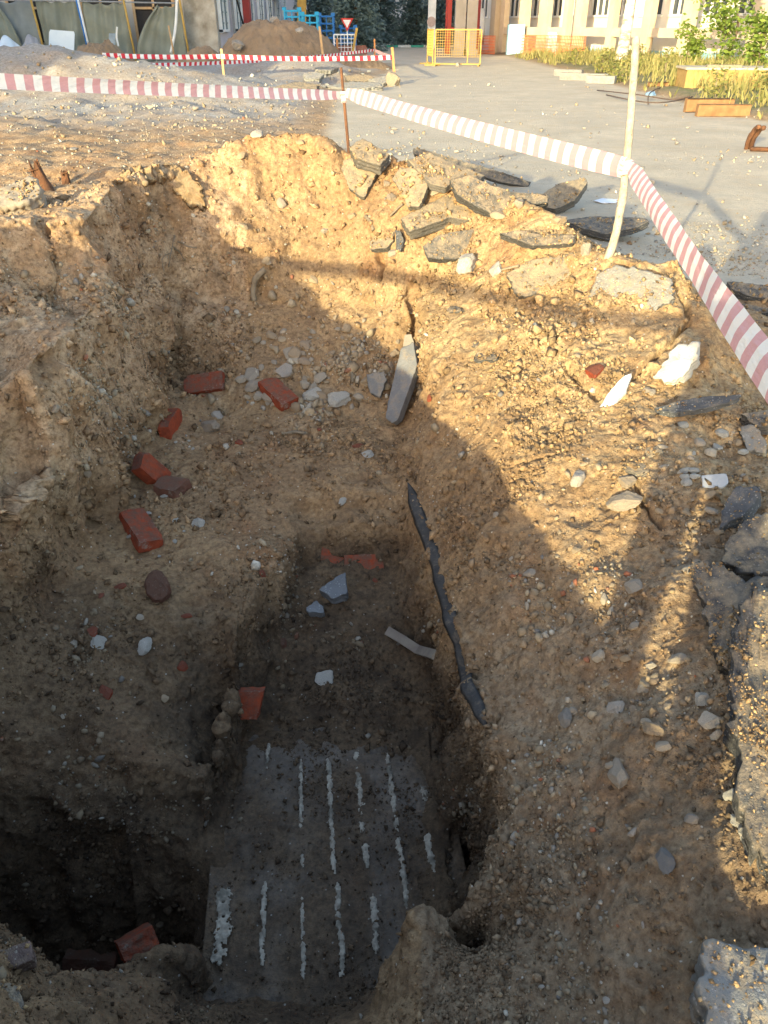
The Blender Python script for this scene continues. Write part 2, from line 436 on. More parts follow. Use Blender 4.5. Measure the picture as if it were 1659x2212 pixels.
_F = np.array(_f); _U = np.array(_u)
def px_of(P):
    d = P - np.array([0, 0, CAM_H])
    zc = d @ _F
    return d[:, 0] / np.maximum(zc, 1e-3), (d @ _U) / np.maximum(zc, 1e-3), zc
def refine(xy, T, hfun, k, passes=16, kmin=0.006, coarse=7.0):
    for _ in range(passes):
        P = np.column_stack([xy, hfun(xy[:, 0], xy[:, 1])])
        E = np.sort(np.concatenate([T[:, [0, 1]], T[:, [1, 2]], T[:, [2, 0]]]), 1)
        key = E[:, 0].astype(np.int64) * len(xy) + E[:, 1]
        uk, inv = np.unique(key, return_inverse=True)
        a = uk // len(xy); b = uk % len(xy)
        mid = (P[a] + P[b]) / 2; L = np.linalg.norm(P[a] - P[b], axis=1)
        dist = np.linalg.norm(mid - np.array([0, 0, CAM_H]), axis=1)
        u, v, zc = px_of(mid)
        seen = (zc > 0.1) & (np.abs(u) < 0.62 + L / np.maximum(zc, .1)) & (np.abs(v) < 0.80 + L / np.maximum(zc, .1))
        thr = np.maximum(kmin, k * dist * (1 + np.clip((dist - 7) / 6, 0, 5))) * np.where(seen, 1.0, coarse)
        mark = L > thr
        if not mark.any(): break
        newid = np.full(len(uk), -1, dtype=np.int64); newid[mark] = len(xy) + np.arange(mark.sum())
        xy = np.vstack([xy, (xy[a[mark]] + xy[b[mark]]) / 2])
        n = len(T); m0 = newid[inv[:n]]; m1 = newid[inv[n:2 * n]]; m2 = newid[inv[2 * n:]]
        M = np.column_stack([m0, m1, m2]); c = (M >= 0).sum(1)
        out = [T[c == 0]]
        t = T[c == 3]; m = M[c == 3]
        out += [np.column_stack([t[:, 0], m[:, 0], m[:, 2]]), np.column_stack([m[:, 0], t[:, 1], m[:, 1]]), np.column_stack([m[:, 2], m[:, 1], t[:, 2]]), np.column_stack([m[:, 0], m[:, 1], m[:, 2]])]
        for r in range(3):
            sel = (c == 1) & (M[:, r] >= 0); t = np.roll(T[sel], -r, 1); m = M[sel, r]
            out += [np.column_stack([t[:, 0], m, t[:, 2]]), np.column_stack([m, t[:, 1], t[:, 2]])]
            sel = (c == 2) & (M[:, r] < 0); t = np.roll(T[sel], -r, 1); mm = np.roll(M[sel], -r, 1)
            # edges 1 (v1-v2) and 2 (v2-v0) are split
            out += [np.column_stack([t[:, 2], mm[:, 2], mm[:, 1]]), np.column_stack([t[:, 0], t[:, 1], mm[:, 1]]), np.column_stack([t[:, 0], mm[:, 1], mm[:, 2]])]
        T = np.vstack(out)
    return xy, T
def grid_tris(x0, x1, y0, y1, nx, ny):
    xs = np.linspace(x0, x1, nx + 1); ys = np.linspace(y0, y1, ny + 1)
    XX, YY = np.meshgrid(xs, ys); xy = np.column_stack([XX.ravel(), YY.ravel()])
    i, j = np.meshgrid(np.arange(nx), np.arange(ny)); i = i.ravel(); j = j.ravel()
    a = j * (nx + 1) + i; b = a + 1; c = a + nx + 2; d = a + nx + 1
    return xy, np.vstack([np.column_stack([a, b, c]), np.column_stack([a, c, d])])
def vnormals(P, T):
    fn = np.cross(P[T[:, 1]] - P[T[:, 0]], P[T[:, 2]] - P[T[:, 0]])
    N = np.zeros_like(P)
    for c in range(3):
        for q in range(3): N[:, q] += np.bincount(T[:, c], weights=fn[:, q], minlength=len(P))
    return N / np.maximum(np.linalg.norm(N, axis=1), 1e-12)[:, None]

xy, T = grid_tris(-320, 320, -120, 520, 32, 32)
xy, T = refine(xy, T, height, 0.0038, kmin=0.008, coarse=14.0)
P = np.column_stack([xy, height(xy[:, 0], xy[:, 1])])
N = vnormals(P, T)
X, Y, Zb = P[:, 0], P[:, 1], P[:, 2].copy()
dist = np.linalg.norm(P - np.array([0, 0, CAM_H]), axis=1)

# ---- zones (0..1 masks)
def zone_masks(P, N):
    X, Y, Z = P[:, 0], P[:, 1], P[:, 2]
    n1 = fbm(P * 1.7, 21, 3); n2 = fbm(P * 5.0, 31, 3)
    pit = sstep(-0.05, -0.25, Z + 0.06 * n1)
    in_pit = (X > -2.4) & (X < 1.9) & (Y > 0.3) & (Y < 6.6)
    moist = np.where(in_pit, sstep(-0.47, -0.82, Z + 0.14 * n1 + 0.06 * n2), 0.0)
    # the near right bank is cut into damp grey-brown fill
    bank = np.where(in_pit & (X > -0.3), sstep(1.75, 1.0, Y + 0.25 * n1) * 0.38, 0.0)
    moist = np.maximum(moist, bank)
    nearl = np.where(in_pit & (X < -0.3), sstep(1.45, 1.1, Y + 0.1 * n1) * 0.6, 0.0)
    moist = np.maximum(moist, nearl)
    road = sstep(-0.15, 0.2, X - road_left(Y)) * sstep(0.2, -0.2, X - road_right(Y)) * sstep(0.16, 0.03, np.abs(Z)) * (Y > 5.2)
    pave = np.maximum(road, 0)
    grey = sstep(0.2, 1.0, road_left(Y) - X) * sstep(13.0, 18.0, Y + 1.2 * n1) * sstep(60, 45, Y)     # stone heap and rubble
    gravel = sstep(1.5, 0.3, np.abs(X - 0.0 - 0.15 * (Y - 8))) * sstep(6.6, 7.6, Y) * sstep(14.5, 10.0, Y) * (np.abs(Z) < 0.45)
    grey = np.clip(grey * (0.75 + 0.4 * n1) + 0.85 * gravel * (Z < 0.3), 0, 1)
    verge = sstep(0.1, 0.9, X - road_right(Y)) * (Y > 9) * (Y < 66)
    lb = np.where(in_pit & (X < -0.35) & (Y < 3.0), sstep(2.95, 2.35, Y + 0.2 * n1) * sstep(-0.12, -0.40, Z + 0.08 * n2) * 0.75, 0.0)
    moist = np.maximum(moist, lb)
    tone = np.zeros((len(P), 4)); tone[:, 3] = 1
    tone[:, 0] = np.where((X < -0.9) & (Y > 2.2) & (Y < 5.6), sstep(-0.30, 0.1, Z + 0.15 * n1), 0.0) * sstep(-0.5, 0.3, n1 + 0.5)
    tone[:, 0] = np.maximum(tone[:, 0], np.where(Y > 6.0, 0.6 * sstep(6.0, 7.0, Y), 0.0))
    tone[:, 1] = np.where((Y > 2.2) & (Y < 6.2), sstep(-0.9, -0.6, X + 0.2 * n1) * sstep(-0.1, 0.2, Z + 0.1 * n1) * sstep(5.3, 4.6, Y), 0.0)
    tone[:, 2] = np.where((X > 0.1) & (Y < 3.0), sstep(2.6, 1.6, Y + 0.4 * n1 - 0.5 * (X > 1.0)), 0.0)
    return moist, pave, grey, verge, n1, n2, in_pit, tone
moist, pave, grey, verge, n1, n2, in_pit, tone = zone_masks(P, N)

# ---- relief
near = dist < 16
amp = np.ones(len(P))
amp *= 1 - 0.97 * pave
steep = 1 - np.clip(N[:, 2], 0, 1)
D = np.zeros(len(P))
Q = P[near]
st = steep[near]; rel = (1 - 0.95 * pave[near])
d0 = pnoise(Q * 2.6, 1) * 0.055 + pnoise(Q * 6.0, 2) * 0.030
wallp = Q * np.array([13, 13, 4.0])
d1 = (pnoise(wallp, 4) * 0.030 + np.abs(pnoise(Q * np.array([5.5, 5.5, 1.8]), 44)) * 0.06) * sstep(0.3, 0.7, st)
lump = np.abs(pnoise(Q * 9.0, 6)) * 0.040 + np.abs(pnoise(Q * 20.0, 7)) * 0.022 + np.abs(pnoise(Q * 45.0, 8)) * 0.011
cl = clods(Q * 13.0 + 0.3 * pnoise(Q * 30, 3)[:, None], 11, 0.42) * 0.045 + clods(Q * 34.0, 12, 0.5) * 0.020
cm = sstep(-0.25, 0.35, fbm(Q * 2.2, 51, 2)) * (0.06 + 0.94 * sstep(0.65, 0.3, st))
fine = clods(Q * 85.0, 13, 0.55) * 0.0065 * sstep(5.5, 3.5, dist[near])
slabzone = (Q[:, 2] < -1.0) & (Q[:, 0] > -0.7) & (Q[:, 0] < 0.2)
soft = np.where(slabzone, 0.35, 1.0)
lob = np.where((Q[:, 0] < -0.95) & (Q[:, 1] < 5.2) & (Q[:, 1] > 1.2), 1.0, 0.0) * sstep(0.25, 0.6, st)
d2 = (np.abs(pnoise(Q * np.array([3.2, 3.2, 2.2]), 46)) * 0.16 - 0.05) * lob
far_ = np.where((Q[:, 1] > 4.6) & (Q[:, 0] > -1.3), 1.0, 0.0) * sstep(0.25, 0.6, st)
d2 += (np.abs(pnoise(Q * np.array([4.5, 4.5, 2.0]), 47)) * 0.09 - 0.02) * far_
# scraped grooves of the bucket teeth on the cut faces
hc = np.where(Q[:, 0] < -1.0, Q[:, 1], Q[:, 0]) + 0.10 * pnoise(Q * 1.6, 66) + 0.12 * Q[:, 2]
tooth = (np.abs(np.sin(hc * math.pi / 0.115)) - 0.5) * 0.022 * sstep(-0.15, 0.35, pnoise(Q * np.array([1.6, 1.6, 0.9]), 67)) * sstep(0.35, 0.65, st)
D[near] = rel * soft * (d0 + d1 + d2 + tooth - lump * 0.8 + 0.75 * cl * cm + fine * 0.8)
# cracks in the crust of the right slope
def march(dx, dy):
    d = ray(dx, dy); t = np.linspace(0.5, 12, 1500); q = np.array(CAMP)[None] + np.array(d)[None] * t[:, None]
    k = np.argmax(q[:, 2] < height(q[:, 0], q[:, 1])); return q[k]
for pl, wd, dp in (([(1330, 572), (1420, 583), (1462, 612), (1486, 655), (1482, 700), (1445, 745), (1400, 778), (1368, 812)], 0.013, 0.06), ([(1350, 1010), (1375, 1045), (1395, 1090), (1425, 1130)], 0.012, 0.05), ([(1110, 1010), (1160, 1000), (1200, 985)], 0.01, 0.03), ([(1230, 800), (1265, 840), (1290, 850)], 0.02, 0.05), ([(815, 545), (825, 575), (822, 600)], 0.018, 0.06), ([(395, 640), (388, 700), (383, 760), (375, 830)], 0.02, 0.05), ([(320, 900), (300, 960), (260, 1040), (215, 1130)], 0.03, 0.07)):
    pts_ = np.array([march(*q) for q in pl]); jit = np.column_stack([pnoise(P[near] * 14, 71 + k) for k in range(3)]) * 0.02
    best = np.full(near.sum(), 9.0)
    for a, b in zip(pts_[:-1], pts_[1:]):
        ab = b - a; qq = P[near] + jit - a; t = np.clip((qq @ ab) / (ab @ ab), 0, 1); best = np.minimum(best, np.linalg.norm(qq - t[:, None] * ab, axis=1))
    D[near] -= dp * sstep(wd * 1.5, wd * 0.3, best)
farv = ~near & (dist < 90)
Q = P[farv]
D[farv] = (1 - 0.97 * pave[farv]) * (pnoise(Q * 2.2, 2) * 0.05 + pnoise(Q * 5.5, 3) * 0.035 + clods(Q * 3.2, 14, 0.5) * 0.13 * (0.3 + grey[farv]) )
D *= np.where(Y < 0.45, 0.4, 1.0)
P += N * D[:, None]
P[:, 2] -= 0.0
me = np_mesh("ground", P, T)
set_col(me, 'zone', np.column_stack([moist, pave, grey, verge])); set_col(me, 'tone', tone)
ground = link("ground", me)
tag(ground, kind='structure')
print("ground tris", len(T))
BVH = BVHTree.FromPolygons([Vector(p) for p in P], T.tolist(), all_triangles=True)
NG = vnormals(P, T)
def hit(dx, dy):
    """point of the ground that a picture pixel looks at, and a smoothed normal"""
    d = ray(dx, dy).normalized()
    loc, nor, idx, t = BVH.ray_cast(CAMP, d)
    if loc is None: return cz(dx, dy, 0.0), Vector((0, 0, 1))
    return loc, nor
def macro_normal(x, y, e=0.08):
    a = height(np.array([x + e, x - e, x, x], float), np.array([y, y, y + e, y - e], float))
    return Vector((-(a[0] - a[1]) / (2 * e), -(a[2] - a[3]) / (2 * e), 1)).normalized()
def down(x, y, z0=4.0):
    loc, nor, idx, t = BVH.ray_cast(Vector((x, y, z0)), Vector((0, 0, -1)))
    return loc.z if loc is not None else 0.0

# ---- soil material
def soil_material(name, crumbs=False):
    m = NT(name, 0.95)
    z = m.sep(m.attr('zone')); MOIST, PAVE, GREY = z[0], z[1], z[2]; VERGE = m.attr('zone', 'Alpha'); tn = m.sep(m.attr('tone'))
    big = m.noise(1.1, 4, 0.6); mid = m.noise(7.0, 5, 0.65); fin = m.noise(42.0, 5, 0.75); grit = m.noise(170.0, 3, 0.7)
    dry = m.mix(m.ramp(big, [(0.35, 0.0), (0.65, 1.0)]), (0.42, 0.31, 0.195), (0.33, 0.235, 0.150))
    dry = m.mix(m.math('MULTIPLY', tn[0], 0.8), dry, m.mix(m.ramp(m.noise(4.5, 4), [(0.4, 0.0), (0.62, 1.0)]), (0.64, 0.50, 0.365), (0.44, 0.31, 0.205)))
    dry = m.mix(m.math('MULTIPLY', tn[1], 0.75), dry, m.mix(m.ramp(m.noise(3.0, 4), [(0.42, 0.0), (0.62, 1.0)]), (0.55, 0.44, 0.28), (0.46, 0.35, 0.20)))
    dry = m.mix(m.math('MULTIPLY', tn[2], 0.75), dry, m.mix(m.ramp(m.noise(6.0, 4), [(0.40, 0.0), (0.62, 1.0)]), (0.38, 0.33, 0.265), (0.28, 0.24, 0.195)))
    dry = m.mix(m.ramp(mid, [(0.44, 0.0), (0.70, 0.8)]), dry, (0.22, 0.145, 0.088))
    dry = m.mix(m.ramp(m.noise(2.3, 3), [(0.58, 0.0), (0.72, 0.6)]), dry, (0.32, 0.175, 0.095))
    dry = m.mix(m.ramp(m.noise(3.1, 3), [(0.60, 0.0), (0.75, 0.6)]), dry, (0.46, 0.39, 0.30))
    dry = m.mix(m.ramp(fin, [(0.36, 0.75), (0.56, 0.0)]), dry, (0.15, 0.10, 0.065))
    dry = m.mix(m.ramp(fin, [(0.58, 0.0), (0.74, 0.55)]), dry, (0.52, 0.43, 0.31))
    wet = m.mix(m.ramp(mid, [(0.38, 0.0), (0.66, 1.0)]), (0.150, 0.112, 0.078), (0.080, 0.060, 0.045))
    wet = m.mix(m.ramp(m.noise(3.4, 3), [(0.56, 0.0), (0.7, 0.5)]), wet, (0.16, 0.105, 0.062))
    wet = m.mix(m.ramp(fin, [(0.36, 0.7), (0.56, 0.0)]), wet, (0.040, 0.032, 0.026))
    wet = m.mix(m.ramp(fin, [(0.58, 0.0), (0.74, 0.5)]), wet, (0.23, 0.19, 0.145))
    gr = m.mix(m.ramp(m.noise(16.0, 4, 0.7), [(0.36, 0.0), (0.64, 1.0)]), (0.24, 0.215, 0.185), (0.42, 0.385, 0.34))
    pv = m.mix(m.ramp(m.noise(0.9, 5, 0.65), [(0.35, 0.0), (0.65, 1.0)]), (0.46, 0.395, 0.31), (0.64, 0.545, 0.42))
    pv = m.mix(m.ramp(m.noise(1.7, 6, 0.7), [(0.50, 0.0), (0.66, 0.7)]), pv, (0.50, 0.385, 0.26))
    pv = m.mix(m.ramp(m.noise(6.0, 5, 0.7), [(0.35, 0.5), (0.55, 0.0)]), pv, (0.40, 0.36, 0.31))
    pv = m.mix(m.ramp(fin, [(0.4, 0.5), (0.62, 0.0)]), pv, (0.40, 0.355, 0.30))
    pv = m.mix(1.0, pv, (1.0, 0.945, 0.85), 'MULTIPLY')
    vg = m.mix(m.ramp(m.noise(3.0, 4), [(0.4, 0.0), (0.6, 1.0)]), (0.24, 0.19, 0.11), (0.15, 0.15, 0.06))
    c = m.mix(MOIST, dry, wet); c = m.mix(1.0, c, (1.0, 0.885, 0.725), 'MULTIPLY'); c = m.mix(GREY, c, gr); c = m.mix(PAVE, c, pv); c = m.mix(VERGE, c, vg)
    vo = m.n('ShaderNodeTexVoronoi'); vo.inputs['Scale'].default_value = 62.0; m.l(m.co(), vo.inputs['Vector'])
    cr = m.math('MULTIPLY', m.math('LESS_THAN', vo.outputs['Distance'], 0.23), m.math('GREATER_THAN', m.sep(vo.outputs['Color'])[0], 0.955))
    c = m.mix(cr, c, m.mix(MOIST, (0.55, 0.48, 0.38), (0.26, 0.235, 0.20)))
    if crumbs: c = m.mix(1.0, c, m.attr('tint'), 'MULTIPLY')
    m.color(c)
    b1 = m.bump(m.noise(26.0, 6, 0.7), 0.6, 0.03)
    if not crumbs: m.bump(grit, 0.6, 0.006, b1)
    return m.m
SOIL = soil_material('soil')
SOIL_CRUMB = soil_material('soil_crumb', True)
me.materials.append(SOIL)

# ================================================================== FOREGROUND THINGS
# ---- materials
def dusty(key, base1, base2, dust=(0.36, 0.27, 0.17), amount=0.55, scale=9.0, bump=0.8, bscale=60.0, speck=None, rough=0.92, bdist=0.012):
    m = NT(key, rough)
    oi = m.objrand()
    f = m.ramp(m.noise(scale, 5, 0.65), [(0.35, 0.0), (0.65, 1.0)])
    c = m.mix(f, base1, base2)
    c = m.mix(m.math('MULTIPLY', oi, 0.45), c, tuple(x * 0.62 for x in base2))
    if speck:
        vo = m.n('ShaderNodeTexVoronoi'); vo.inputs['Scale'].default_value = 120.0; m.l(m.co(), vo.inputs['Vector'])
        sp = m.math('MULTIPLY', m.math('LESS_THAN', vo.outputs['Distance'], m.math('MULTIPLY', m.sep(vo.outputs['Color'])[0], 0.45)), m.math('GREATER_THAN', m.sep(vo.outputs['Color'])[1], 0.5))
        c = m.mix(sp, c, speck)
    if amount:
        d = m.math('MULTIPLY', m.ramp(m.up(), [(0.10, 0.05), (0.70, 1.0)]), m.ramp(m.noise(scale * 1.6, 7, 0.75), [(0.62 - 0.35 * amount, 0.0), (0.86 - 0.35 * amount, 1.0)]))
        c = m.mix(m.math('MULTIPLY', d, 0.9), c, dust)
    if key.startswith('brick'): c = m.mix(m.ramp(m.noise(11, 5, 0.7), [(0.60, 0.0), (0.68, 0.75)]), c, (0.34, 0.28, 0.22))
    m.color(c)
    b = m.bump(m.noise(bscale, 6, 0.7), bump, bdist)
    m.bump(m.noise(bscale * 5, 2, 0.6), 0.3, bdist * 0.3, b)
    MATS[key] = m.m
    return m.m
ASPH = dusty('asphalt_chunk', (0.060, 0.060, 0.062), (0.10, 0.098, 0.095), amount=0.62, speck=(0.20, 0.19, 0.175))
ASPH_DUST = dusty('asphalt_dusty', (0.095, 0.09, 0.083), (0.15, 0.135, 0.115), dust=(0.36, 0.27, 0.165), amount=0.85, speck=(0.2, 0.19, 0.17))
ASPH_BARE = dusty('asphalt_bare', (0.075, 0.077, 0.082), (0.12, 0.122, 0.125), amount=0.25, speck=(0.24, 0.235, 0.225))
CONC = dusty('concrete_chunk', (0.30, 0.29, 0.265), (0.21, 0.20, 0.18), amount=0.45, speck=(0.36, 0.34, 0.31), bscale=45)
LIME = dusty('lime_lump', (0.66, 0.62, 0.54), (0.48, 0.44, 0.37), amount=0.32, scale=12, bscale=40)
BRICK = dusty('brick_red', (0.46, 0.085, 0.03), (0.27, 0.055, 0.025), dust=(0.15, 0.095, 0.065), amount=0.72, scale=18, bscale=90)
BRICK_DARK = dusty('brick_brown', (0.22, 0.085, 0.05), (0.14, 0.07, 0.045), dust=(0.15, 0.095, 0.065), amount=0.72, scale=18, bscale=90)
RUST = dusty('rusty_iron', (0.22, 0.10, 0.048), (0.10, 0.05, 0.03), amount=0.15, scale=16, bscale=80)
WOODG = dusty('weathered_wood', (0.30, 0.24, 0.165), (0.20, 0.155, 0.105), amount=0.3, scale=10, bscale=70)
TAR = dusty('tar_black', (0.045, 0.044, 0.044), (0.085, 0.08, 0.074), dust=(0.22, 0.175, 0.125), amount=0.3, scale=16, bscale=70, rough=0.7)

def stone_mat(key, ramp, amount=0.35):
    m = NT(key, 0.92)
    c = m.mix(1.0, m.ramp(m.objrand(), ramp), (1.0, 0.93, 0.85), 'MULTIPLY')
    c = m.mix(m.ramp(m.noise(22, 5, 0.65), [(0.35, 0.0), (0.7, 0.7)]), c, (0.20, 0.155, 0.105))
    m.color(c); m.bump(m.noise(70, 5, 0.7), 0.5, 0.006)
    return m.m
STONE = stone_mat('field_stone', [(0.0, (0.40, 0.33, 0.23)), (0.3, (0.33, 0.25, 0.16)), (0.55, (0.30, 0.27, 0.23)), (0.8, (0.42, 0.38, 0.31)), (1.0, (0.26, 0.19, 0.13))])
STONE_GREY = stone_mat('grey_stone', [(0.0, (0.33, 0.31, 0.285)), (0.5, (0.42, 0.40, 0.365)), (1.0, (0.24, 0.23, 0.215))])
STONE_BLUE = stone_mat('blue_grey_stone', [(0.0, (0.10, 0.115, 0.13)), (1.0, (0.14, 0.15, 0.165))])

# ---- rock meshes
def rock_mesh(name, seed, sub=2, cuts=9, size=(1, 1, 1), rough=0.06, cutd=(0.55, 0.85)):
    r = np.random.default_rng(seed)
    bm = bmesh.new(); bmesh.ops.create_icosphere(bm, subdivisions=sub, radius=1.0)
    V = np.array([v.co[:] for v in bm.verts])
    for k in range(cuts):
        n = r.normal(size=3); n /= np.linalg.norm(n)
        d = r.uniform(*cutd)
        s = V @ n - d
        V -= np.where(s > 0, s, 0)[:, None] * n
    V += V * (fbm(V * 2.3 + seed, seed, 3) * rough * 2.0)[:, None]
    V *= np.array(size) * r.uniform(0.8, 1.2, 3)
    for v, c in zip(bm.verts, V): v.co = c
    return bm_mesh(name, bm)
ROCKS = [rock_mesh("stone", 100 + k, 2, 8 + k % 5, (1, 0.8, 0.62)) for k in range(10)]
ROCKS_BIG = [rock_mesh("stone", 200 + k, 4, 10, (1, 0.8, 0.65), 0.07) for k in range(6)]
COUNT = {}
def rot_random(r=random):
    return (r.uniform(-0.5, 0.5), r.uniform(-0.5, 0.5), r.uniform(0, 6.28))
def place_rock(loc, nor, size, mat, label, cat='stone', group=None, big=False, name='stone', flat=1.0, sink=0.25):
    src = random.choice(ROCKS_BIG if big else ROCKS)
    key = (src.name, mat.name)
    if key not in COUNT:
        me = src.copy(); me.materials.clear(); me.materials.append(mat); COUNT[key] = me
    o = bpy.data.objects.new(name, COUNT[key]); COL.objects.link(o)
    q = Vector(nor).to_track_quat('Z', 'Y')
    o.rotation_mode = 'QUATERNION'
    o.rotation_quaternion = q @ Matrix.Rotation(random.uniform(0, 6.28), 3, 'Z').to_quaternion()
    o.scale = (size, size * random.uniform(0.75, 1.1), size * flat * random.uniform(0.8, 1.1))
    o.location = Vector(loc) + Vector(nor) * size * 0.6 * flat * (1 - 2 * sink)
    tag(o, label, cat, group)
    return o

SLABS = []
# ---- slabs: an outline on a plane, with its own thickness and broken edges
def slab(name, label, cat, px, contact, normal, thick, mat, lift=0.0, jag=0.006, rough=0.006, group=None, seed=None, parent=None, pts=None):
    n = Vector(normal).normalized()
    seed = seed if seed is not None else int(abs(px[0][0] * 7 + px[0][1] * 13))
    r = np.random.default_rng(seed)
    if pts is None:
        C = hit(*contact)[0] + n * (thick * 0.55 + lift)
        pts = []
        for p in px:
            d = ray(*p); t = (C - CAMP).dot(n) / d.dot(n); pts.append(CAMP + d * t)
    pts = [Vector(p) for p in pts]
    cen = sum(pts, Vector()) / len(pts)
    e1 = (pts[0] - cen); e1 = (e1 - n * e1.dot(n)).normalized(); e2 = n.cross(e1)
    P2 = np.array([[(p - cen).dot(e1), (p - cen).dot(e2)] for p in pts])
    per = np.sum(np.linalg.norm(np.roll(P2, -1, 0) - P2, axis=1)); nb = int(np.clip(per / 0.012, 28, 110))
    out = []
    L = np.linalg.norm(np.roll(P2, -1, 0) - P2, axis=1); cum = np.concatenate([[0], np.cumsum(L)])
    for s in np.linspace(0, cum[-1], nb, endpoint=False):
        k = np.searchsorted(cum, s, side='right') - 1; t = (s - cum[k]) / L[k]
        out.append(P2[k] * (1 - t) + P2[(k + 1) % len(P2)] * t)
    B = np.array(out)
    B += fbm(v3(B[:, 0] * 28, B[:, 1] * 28, seed), seed, 3)[:, None] * B / np.maximum(np.linalg.norm(B, axis=1), 1e-4)[:, None] * jag * 1.6
    rings = []; zz = []
    Rm = np.linalg.norm(B, axis=1).mean(); ni = int(np.clip(Rm / 0.016, 6, 16))
    prof = [(0.05 + 0.87 * (k + 1) / ni, 0) for k in range(ni)] + [(0.965, -0.005), (0.997, -0.03), (1.0, -0.20), (0.955, -0.22), (1.0, -0.34), (0.995, -0.52), (0.94, -0.55), (0.985, -0.68), (0.975, -0.95), (0.92, -1.0), (0.5, -1.0)]
    for kk, (s_, z_) in enumerate(prof):
        jit = fbm(v3(B[:, 0] * 40, B[:, 1] * 40, kk * 3.1 + seed), seed + kk, 3)[:, None] * jag * (0.9 if s_ > 0.96 else 0.0) / max(Rm, 0.03)
        rings.append(B * (s_ + jit)); zz.append(z_ * thick)
    V = [np.array([0, 0, 0.0])]
    for R_, z_ in zip(rings, zz): V.extend(np.column_stack([R_, np.full(nb, z_)]))
    V.append(np.array([0, 0, -thick])); V = np.array(V)
    rs = np.clip(np.linalg.norm(V[:, :2], axis=1) / np.linalg.norm(B, axis=1).mean(), 0, 1) ** 2
    V += (np.stack([fbm(V * 30 + 9 * k + seed, seed + k, 3) for k in range(3)], 1)) * rough * np.column_stack([0.7 * rs, 0.7 * rs, 0.15 + 0.85 * rs])
    V[:, 2] += fbm(V * 9 + seed, seed + 5, 2) * min(rough, 0.012) * 1.3 + np.abs(fbm(V * 45 + seed, seed + 8, 3)) * 0.003 * (V[:, 2] > -0.02 * thick - 0.02)
    F = []
    for j in range(nb): F.append((0, 1 + j, 1 + (j + 1) % nb))
    for k in range(len(rings) - 1):
        a = 1 + k * nb; b = a + nb
        for j in range(nb):
            j2 = (j + 1) % nb
            F.append((a + j, b + j, b + j2)); F.append((a + j, b + j2, a + j2))
    last = len(V) - 1; a = 1 + (len(rings) - 1) * nb
    for j in range(nb): F.append((a + j, last, a + (j + 1) % nb))
    sgn = np.sum(B[:, 0] * np.roll(B[:, 1], -1) - np.roll(B[:, 0], -1) * B[:, 1])
    F = np.array(F)
    if sgn < 0: F = F[:, ::-1]
    me = np_mesh(name, V, F, smooth=False)
    o = link(name, me, mat, parent)
    SLABS.append(o)
    M = Matrix((e1, e2, n)).transposed().to_4x4(); M.translation = cen
    o.matrix_world = M
    if label: tag(o, label, cat, group)
    return o

UPF = (-0.08, -0.55, 0.83)                  # leaning towards the pit
G_SL = 'broken asphalt slabs heaped on the pit rim'
slab('asphalt_slab', 'thick asphalt slab topmost of the heap beside the thin rusty stake', 'asphalt slab', [(754, 316), (783, 298), (842, 333), (820, 356), (768, 340)], (768, 352), (-0.05, -0.35, 0.93), 0.075, ASPH_DUST, 0.05, group=G_SL)
slab('asphalt_slab', 'dusty asphalt slab leaning flat on the pit wall under the rusty stake', 'asphalt slab', [(742, 347), (766, 340), (818, 364), (806, 390), (785, 428), (756, 409), (737, 366)], (785, 430), (-0.15, -0.75, 0.65), 0.05, ASPH_DUST, 0.02, group=G_SL)
slab('asphalt_slab', 'upright pale asphalt slab with a dark broken right edge in the heap', 'asphalt slab', [(864, 361), (918, 364), (923, 404), (906, 447), (880, 447), (868, 418), (847, 385)], (885, 446), (-0.35, -0.65, 0.65), 0.055, ASPH_DUST, 0.03, group=G_SL)
slab('asphalt_slab', 'long flat pale asphalt slab lying on the crest of the heap', 'asphalt slab', [(880, 345), (925, 330), (1047, 378), (1030, 398), (985, 392), (961, 404), (930, 396)], (955, 404), (0.05, -0.38, 0.92), 0.05, ASPH_DUST, 0.05, group=G_SL)
slab('asphalt_slab', 'long dark edge of an asphalt slab running along the back of the heap', 'asphalt slab', [(893, 320), (910, 322), (1090, 374), (1147, 393), (1142, 404), (1085, 394), (893, 333)], (1060, 400), (0.1, -0.8, 0.55), 0.06, ASPH, 0.10, group=G_SL)
slab('asphalt_slab', 'dark thick asphalt slab with yellow earth on its top in the middle of the heap', 'asphalt slab', [(972, 388), (1013, 375), (1061, 399), (1100, 414), (1185, 420), (1185, 437), (1109, 446), (1061, 462), (1032, 447), (985, 419)], (1040, 455), (-0.05, -0.72, 0.68), 0.08, ASPH, 0.04, group=G_SL)
slab('asphalt_slab', 'asphalt slab tipped up at the right end of the heap like a wedge', 'asphalt slab', [(1165, 424), (1204, 397), (1263, 383), (1270, 392), (1242, 432), (1199, 452), (1175, 446)], (1195, 460), (-0.25, -0.48, 0.84), 0.085, ASPH_DUST, 0.05, group=G_SL)
slab('asphalt_slab', 'asphalt slab covered in yellow earth above the pit wall left of white lump', 'asphalt slab', [(866, 472), (909, 447), (966, 420), (1056, 440), (1061, 456), (1013, 474), (971, 469), (928, 484), (885, 500)], (960, 490), (-0.1, -0.45, 0.88), 0.075, ASPH_DUST, 0.03, group=G_SL)
slab('asphalt_slab', 'flat dark asphalt slab in shade just behind the bent wooden post', 'asphalt slab', [(1223, 475), (1285, 466), (1313, 467), (1394, 471), (1404, 478), (1366, 493), (1313, 506), (1251, 490)], (1290, 515), (-0.05, -0.12, 0.99), 0.06, ASPH, 0.06, group=G_SL)
slab('asphalt_slab', 'broad dark asphalt slab half buried just above the white lime lump', 'asphalt slab', [(914, 532), (947, 507), (1052, 488), (1065, 507), (1047, 536), (985, 560), (923, 557)], (985, 560), (-0.1, -0.78, 0.62), 0.07, ASPH, 0.0, group=G_SL)
